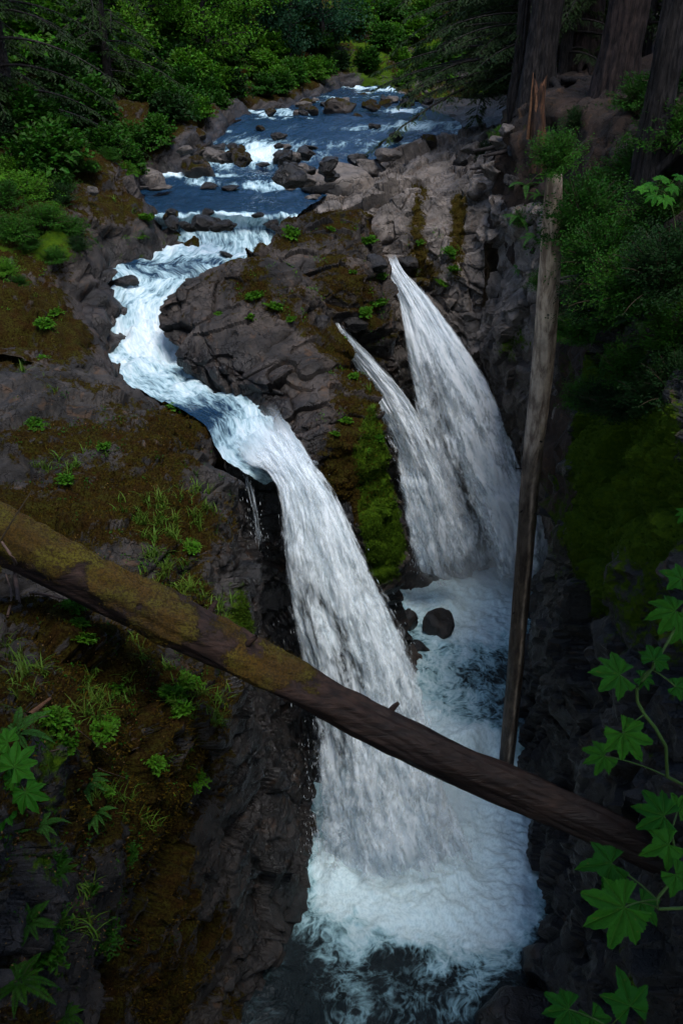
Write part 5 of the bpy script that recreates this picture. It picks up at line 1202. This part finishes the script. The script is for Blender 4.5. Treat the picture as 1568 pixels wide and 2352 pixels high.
# grass: blades nobody could count
def blades(spots, n, lmin, lmax, name, mat, width=.007):
    V, F = [], []; k = 0
    for px, py, rx, ry, w in spots:
        sel = np.where((np.abs(SX - px) < rx) & (np.abs(SY - py) < ry))[0]
        if len(sel) == 0: continue
        dm = np.percentile(SD[sel], 8); sel = sel[(SD[sel] < dm + 1.6) & (SN[sel][:, 2] > .12)]
        if len(sel) == 0: continue
        ncl = max(3, int(n * w / 14)); cl = sel[rng.integers(len(sel), size=ncl)]
        for c in cl:
            for b in range(14):
                p = SP[c] + rng.normal(0, .035, 3) * np.array([1, 1, .2]); L_ = lmin + (lmax - lmin) * rng.random(); az = rng.random() * 6.28
                d = np.array([math.cos(az), math.sin(az) - .35, 0]); d /= np.linalg.norm(d); sd = np.array([-d[1], d[0], 0]) * width * (.7 + .6 * rng.random())
                bend = .25 + .7 * rng.random()
                pts = [p + d * L_ * bend * t * t + np.array([0, 0, 1]) * L_ * (t - .55 * bend * t * t) for t in (0, .35, .7, 1)]
                V += [pts[0] - sd, pts[0] + sd, pts[1] - sd * .9, pts[1] + sd * .9, pts[2] - sd * .6, pts[2] + sd * .6, pts[3] - sd * .08, pts[3] + sd * .08]
                F += [[k, k + 1, k + 3, k + 2], [k + 2, k + 3, k + 5, k + 4], [k + 4, k + 5, k + 7, k + 6]]; k += 8
    me = mesh_np(name, np.array(V), np.array(F), True); o = link(name, me, M[mat]); tag(o, kind='stuff'); return o
GS = [(330,1180,50,40,1.4),(365,1215,40,30,1.2),(430,1230,50,40,1.4),(470,1180,50,50,1.2),(400,1335,50,40,1.8),(470,1390,60,40,1.8),(520,1410,30,30,1.0),(360,1290,40,30,.8),(180,1060,80,30,.5),(420,1110,40,40,.8),(120,1110,60,40,.5),
      (440,1620,60,50,1.4),(490,1630,30,50,1.2),(340,1500,60,40,.9),(250,1590,50,40,1.0),(200,1630,40,40,1.0),(50,1560,60,40,.8),(20,1500,30,50,.6),(400,1740,40,30,.7),(250,1860,50,40,.7),(330,1870,50,40,.7),(180,2100,60,60,.6),(440,1500,40,30,.8),(120,900,40,20,.3),(60,850,60,20,.5),(830,950,30,100,.5),(300,480,60,30,.3)]
blades(GS, 150, .10, .34, 'grass', 'grass', .009)
# moss: short fuzz on the cushions, far too fine to count
def fuzz(srcs, n, name, mat, hmin, hmax, parent=None, off=None):
    P = np.concatenate([q[sel] for q, nn_, sel in srcs]); N = np.concatenate([nn_[sel] for q, nn_, sel in srcs])
    if len(P) == 0: return None
    x, y, d = proj(P); ok = (x > -40) & (x < 1610) & (y > -20) & (y < 2400) & (((np.array([0, 0, CAM_H]) - P) * N).sum(1) > 0)
    P, N = P[ok], N[ok]; k = rng.integers(len(P), size=n); P = P[k] + rng.normal(0, .03, (n, 3)); N = N[k]
    D = unit(N + rng.normal(0, .45, (n, 3)) + np.array([0, 0, .25])); S = unit(np.cross(D, rng.normal(size=(n, 3))))
    h = (hmin + (hmax - hmin) * rng.random(n))[:, None]
    V = np.stack([P - S * h * .22 - N * .01, P + S * h * .22 - N * .01, P + D * h], 1).reshape(-1, 3)
    if off is not None: V = V - off
    o = link(name, mesh_np(name, V, np.arange(3 * n).reshape(-1, 3), False), M[mat], parent); o['kind'] = 'stuff'
    return o
M['moss_fuzz'] = mat_leaf('moss_fuzz', (0.040, 0.018, 0.003), (0.085, 0.058, 0.007), .25, .9, .05)
M['moss_log'] = mat_leaf('moss_log', (0.050, 0.026, 0.003), (0.085, 0.062, 0.006), .25, .9, .05)
M['moss_green'] = mat_leaf('moss_green', (0.018, 0.042, 0.003), (0.045, 0.080, 0.006), .25, .9, .05)
fuzz([(Q, N_, m_ > .52) for Q, N_, m_, g_ in MOSSV], 70000, 'moss', 'moss_fuzz', .02, .06)
fuzz([(Q, N_, g_ > .55) for Q, N_, m_, g_ in MOSSV], 40000, 'moss', 'moss_green', .02, .07)
fuzz([(LOGG, LOGN, LOGM > .5)], 9000, 'moss', 'moss_log', .010, .026, LOGROOT, LOGLOC)
# ground cover and fallen leaves: tiny leaves scattered in drifts, uncountable
def scatter_leaves(name, mat, regions, ncl, per, spread, lmin, lmax, upright):
    P, D, N = [], [], []
    for px, py, rx, ry in regions:
        sel = np.where((np.abs(SX - px) < rx) & (np.abs(SY - py) < ry))[0]
        if len(sel) < 20: continue
        sel = sel[(SN[sel][:, 2] > .15) & (((np.array([0, 0, CAM_H]) - SP[sel]) * SN[sel]).sum(1) > 0)]
        if len(sel) < 20: continue
        for c in sel[rng.integers(len(sel), size=ncl)]:
            m = int(per * (.4 + 1.2 * rng.random())); o_ = rng.normal(0, spread, (m, 3)); n_c = SN[c]
            o_ = o_ - (o_ @ n_c)[:, None] * n_c
            P.append(SP[c] + o_ + n_c * (.01 + upright * rng.random((m, 1)))); D.append(unit(rng.normal(0, 1, (m, 3)) - n_c * .2)); N.append(unit(n_c + rng.normal(0, .35, (m, 3))))
    P, D, N = map(np.concatenate, (P, D, N)); L_ = lmin + (lmax - lmin) * rng.random(len(P))
    V, F = leaf_np(P, D, N, L_, L_ * .7)
    o = link(name, mesh_np(name, V, F, False), M[mat]); tag(o, kind='stuff'); return o
M['litter'] = mat_leaf('litter', (0.07, 0.035, 0.012), (0.20, 0.11, 0.045), .15, .8, .1)
bank_ = [(120,960,130,70),(320,980,120,70),(430,1120,100,80),(200,1150,200,80),(300,1280,160,60),(200,1500,180,80),(380,1600,120,90),(200,1650,180,80),(330,1800,130,120),(120,1900,130,120),(250,2050,160,120),(120,2200,120,100)]
rocks_ = [(600,650,80,40),(740,560,90,70),(800,950,60,120),(840,720,50,60),(700,700,60,40),(1000,600,70,90),(120,720,110,80),(260,510,90,50),(60,600,70,60)]
scatter_leaves('ground_cover', 'leaf_mid', bank_, 26, 12, .06, .018, .05, .06)
scatter_leaves('ground_cover', 'leaf_bright', rocks_, 16, 12, .07, .025, .06, .06)
scatter_leaves('fallen_leaves', 'litter', bank_ + rocks_, 60, 5, .15, .012, .032, .0)
# ================================================================== big lobed leaves close to the bridge
def lobed_leaf(seed, lobes=7, teeth=True):
    r = np.random.default_rng(seed)
    # polar outline round the petiole joint; main lobe along +x
    th = np.linspace(-2.55, 2.55, 241)
    cen = np.linspace(-2.15, 2.15, lobes); ln = np.interp(np.abs(cen), [0, .8, 1.5, 2.2], [1.0, .95, .78, .5]) * (1 + .05 * r.normal(size=lobes))
    rad = np.full_like(th, .56)
    for c, l in zip(cen, ln):
        a = np.abs(th - c); w = .60
        rad = np.maximum(rad, l * np.clip(1 - (a / w) ** 1.15 * .78, 0, 1) * (a < w) )
    rad += (.05 * np.abs(((th * 6.3 + seed) % 1) - .5) * 2 + .02 * np.abs(((th * 17) % 1) - .5) * 2) * (rad > .33)
    rings = np.array([0, .2, .4, .6, .8, 1.0])
    X = rad[None] * np.cos(th)[None] * rings[:, None]; Y = rad[None] * np.sin(th)[None] * rings[:, None]
    near = np.min(np.abs(th[:, None] - cen[None]), axis=1)
    rr = np.hypot(X, Y)
    Z = -(.15 + .12 * (seed % 3)) * rr ** 2 + .20 * rr * np.clip(near / .3, 0, 1)[None] + .06 * np.sin(X * 7 + Y * 5 + seed * 2) * rr
    V = np.stack([X, Y, Z], -1)
    vein = np.exp(-(near[None] * np.maximum(rr, .05) / .016) ** 2)
    return mesh_np('leaf', V.reshape(-1, 3), grid_faces(len(rings), len(th))[:, ::-1], True, {'vein': vein.ravel()})
t = NT('big_leaf'); oi = t.new('ObjectInfo').outputs['Random']; P_ = t.coord('Object')
col = t.mix(oi, (0.014, 0.095, 0.005), (0.038, 0.160, 0.008)); n_f = t.noise(P_, 6, 5, 0.65)
col = t.mix(t.math('MULTIPLY', t.map(n_f, .5, .72), .5), col, (0.010, 0.05, 0.006))
col = t.mix(t.map(t.noise(P_, 9, 3, .6), .68, .74), col, (0.16, 0.12, 0.02))
col = t.mix(t.math('MULTIPLY', t.attr('vein'), .55), col, (0.09, 0.20, 0.03))
pb = t.principled(col, .55, t.bump(t.math('SUBTRACT', n_f, t.math('MULTIPLY', t.attr('vein'), .7)), .5, .02), .12)
tl = t.new('BsdfTranslucent'); t.l(col, tl.inputs[0]); M['big_leaf'] = t.done(t.mixsh(.3, pb, tl.outputs[0]))
LM = [lobed_leaf(k, 7 if k % 4 else 5) for k in range(8)]
from mathutils import Vector, Matrix
CAMF = np.array([0, cp, -sp]); CAMU = np.array([0, sp, cp]); CAMR = np.array([1.0, 0, 0])
def big_plant(name, joint, leaves, label, stem_path, group=None):
    root = empty(name, stem_path[0]); tag(root, label, 'plant', group); o0 = np.array(stem_path[0])
    mb = MB(); sp_ = crom(np.array(stem_path), 24, 0); mb.tube(sp_ - o0, np.linspace(.009, .004, 24), 7)
    link('stem', mb.mesh('stem'), M['green_stem'], root)
    for (px, py, w, dep, ang, tiltu, roll) in leaves:
        p = PD(px, py, dep); size = w * dep / FPX / 2.12
        # main lobe direction in the picture plane (ang, 0 = right, 90 = up), leaf face turned towards sky and viewer
        a = R(ang); d = CAMR * math.cos(a) + CAMU * math.sin(a)
        nrm = unit(-CAMF * math.cos(R(tiltu)) + np.array([0, 0, 1.0]) * math.sin(R(tiltu)) + CAMR * roll)
        d = unit(d - nrm * (d @ nrm)); sdv = np.cross(nrm, d)
        base = p - d * size * .25
        o = link('leaf', LM[int(rng.integers(8))], M['big_leaf'], root)
        o.matrix_local = Matrix(((d[0] * size, sdv[0] * size, nrm[0] * size, base[0] - o0[0]), (d[1] * size, sdv[1] * size, nrm[1] * size, base[1] - o0[1]), (d[2] * size, sdv[2] * size, nrm[2] * size, base[2] - o0[2]), (0, 0, 0, 1)))
        # petiole back to the nearest point of the stem
        i = np.argmin(np.linalg.norm(sp_ - base, axis=1)); q = sp_[i]
        mid = (base + q) / 2 + np.array([0, 0, .25 * np.linalg.norm(base - q)])* .4
        tt = np.linspace(0, 1, 8)[:, None]; mb = MB(); mb.tube((1 - tt) ** 2 * base + 2 * tt * (1 - tt) * mid + tt * tt * q - o0, .003, 5)
        link('petiole', mb.mesh('petiole'), M['green_stem'], root)
    return root
big_plant('maple_sapling', None, [
    (1440,1700,150,3.0,-60,35,0),(1375,1740,110,3.3,200,50,0),(1405,1548,150,3.0,175,60,.2),(1505,1508,100,3.0,60,50,0),(1535,1405,130,3.1,190,45,0),(1550,1325,100,3.1,150,40,0),(1570,1180,60,3.2,180,40,0),(1560,1580,80,3.0,-20,50,0),(1480,1560,70,3.2,-30,55,0),(1570,1450,110,3.3,-90,40,0)],
    'lobed-leaf sapling reaching in at mid right, in front of the gorge wall', [np.array([4.95, 4.2, 14.0]), np.array([4.2, 3.6, 15.3]), np.array([2.9, 2.9, 16.0]), PD(1640,1800,3.2),PD(1520,1690,3.1),PD(1460,1600,3.05),PD(1500,1530,3.05),PD(1560,1420,3.1),PD(1620,1250,3.2)])
big_plant('maple_sapling', None, [
    (1505,1868,150,2.8,160,35,0),(1520,1945,130,2.75,200,40,-.1),(1385,1985,150,2.8,185,62,0),(1410,2095,215,2.7,205,25,0),(1480,2085,110,2.9,-60,45,0),(1562,2020,120,2.7,-50,35,0),(1560,1850,90,2.9,60,45,0)],
    'lobed-leaf sapling at lower right with the largest leaves', [np.array([4.95, 3.2, 13.9]), np.array([4.2, 2.7, 15.3]), np.array([2.9, 2.0, 16.1]), PD(1610,2080,2.8),PD(1560,1990,2.8),PD(1540,1910,2.8)])
big_plant('maple_sapling', None, [(1290,2320,130,3.6,190,55,0),(1440,2290,150,3.5,100,30,0),(1365,2350,110,3.6,-70,45,0)],
    'dim lobed-leaf sapling at the bottom right', [np.array([4.95, 3.7, 13.9]), np.array([3.6, 2.6, 14.9]), PD(1560,2420,3.65),PD(1400,2360,3.6)])
pp, nn = surf(60, 1850)
big_plant('maple_sapling', None, [(45,1750,130,6.3,60,45,0),(65,1830,110,6.2,-60,30,0),(10,1700,90,6.4,150,45,0),(20,1790,80,6.4,200,50,0),(5,1870,90,6.3,220,40,0)],
    'lobed-leaf plant at the left frame edge below the log', [pp, PD(30,1830,6.4), PD(40,1770,6.35), PD(20,1710,6.4)])
# upper right pale maple leaves against the shrubs
ul = [(1490,425,60,14.2,170,60,0),(1520,410,60,14.2,60,60,0),(1545,430,60,14.1,-10,55,0),(1500,450,60,14.1,210,50,0),(1530,460,60,14.0,-60,50,0),(1560,405,50,14.2,20,60,0),(1470,435,50,14.1,185,60,0)]
big_plant('maple_sapling', None, ul, 'pale maple sprig among the shrubs at upper right', [gr_at(1560, 14.5), PD(1550,520,14.3), PD(1530,450,14.2), PD(1500,430,14.2)])
# ================================================================== sticks and litter
def stick(pts, rad, label, mat='twig', name='stick'):
    pts = [np.array(p) for p in pts]; o0 = pts[0]; mb = MB(); q = crom(np.array(pts), 16, 0) if len(pts) > 2 else np.array(pts)
    mb.tube(q - o0, np.linspace(rad, rad * .45, len(q)), 6)
    return tag(link(name, mb.mesh(name), M[mat], None, o0), label, 'stick')
def sp_at(px, py, h=.05): p, n = surf(px, py); return p + np.array([0, 0, h])
stick([sp_at(45,1395), sp_at(40,1340,.25), PD(35,1290,10.3), PD(5,1245,10.3)], .035, 'reddish branch rising under the log at the left edge')
stick([sp_at(70,1370), sp_at(110,1372), sp_at(180,1378)], .025, 'reddish stick lying on the gravel under the log')
stick([sp_at(20,1420), sp_at(30,1380,.1), sp_at(20,1345,.2)], .02, 'short reddish stick crossing the rising branch')
stick([PD(0,1245,10.4), PD(30,1195,10.35), PD(75,1125,10.4)], .012, 'thin dark twig leaning over the log at the left', 'stem')
stick([sp_at(80,1645,.06), sp_at(120,1617,.08)], .035, 'pale split stick on the brown slope', 'wood_raw')
stick([sp_at(60,1670,.1), sp_at(140,1685,.25), sp_at(200,1715,.2), sp_at(255,1750,.1)], .008, 'long bare grey twig above the big left leaves')
stick([sp_at(120,1745,.1), sp_at(180,1760,.25), sp_at(230,1790,.2), sp_at(290,1800,.1)], .007, 'lower bare grey twig above the maidenhair-like fern')
for i, (px, py, w) in enumerate([(30,1400,30),(55,1412,22),(90,1380,18),(70,1395,14),(110,1362,14),(240,1308,46),(205,1300,34),(300,1330,60)]):
    p, n = surf(px, py); s = w * proj(p)[2] / FPX
    boulder(p + np.array([0, 0, s * .1]), s, 'wet', ['grey pebble beside the reddish branch','second grey pebble beside the reddish branch','pebble on the gravel under the log','tiny pebble under the log','pebble right of the reddish sticks','flat grey slab stone resting above the log','smaller slab stone above the log','block stone above the log near the grass'][i], sz=.8)
# prototypes are only patterns: take them out of the scene
for p in PROTOS:
    for c in list(p.children): bpy.data.objects.remove(c)
    bpy.data.objects.remove(p)

# ================================================================== mist over the plunge pools
def mist(cx, cy, cz, rx, ry, rz_, dens, seed):
    import bmesh
    bm = bmesh.new(); bmesh.ops.create_icosphere(bm, subdivisions=3, radius=1.0); me = bpy.data.meshes.new('mist'); bm.to_mesh(me); bm.free()
    t = NT('mist_air_%d' % seed); P = t.coord('Object')
    d = t.new('VectorMath', operation='LENGTH'); t.l(P, d.inputs[0])
    fall_ = t.map(d.outputs['Value'], 0.25, 1.0, 1.0, 0.0)
    n = t.noise(P, 2.6, 3, .6); dn = t.math('MULTIPLY', t.math('MULTIPLY', fall_, fall_), t.math('MULTIPLY', t.map(n, .3, .7, .25, 1.3), dens))
    v = t.new('VolumePrincipled'); v.inputs['Color'].default_value = (.93, .95, .97, 1); t.l(dn, v.inputs['Density']); v.inputs['Anisotropy'].default_value = 0.1
    t.l(v.outputs[0], t.out.inputs['Volume'])
    o = link('mist', me, t.m, None, (cx, cy, cz)); o.scale = (rx, ry, rz_); o['kind'] = 'stuff'
    return o
p = PZ(930, 1890, 0); mist(p[0] - .1, p[1] + .2, 0.8, 3.0, 2.6, 2.6, .45, 1)
p = PZ(1110, 1340, 1.2); mist(p[0], p[1] - .4, 2.0, 3.6, 2.4, 2.4, .30, 2)
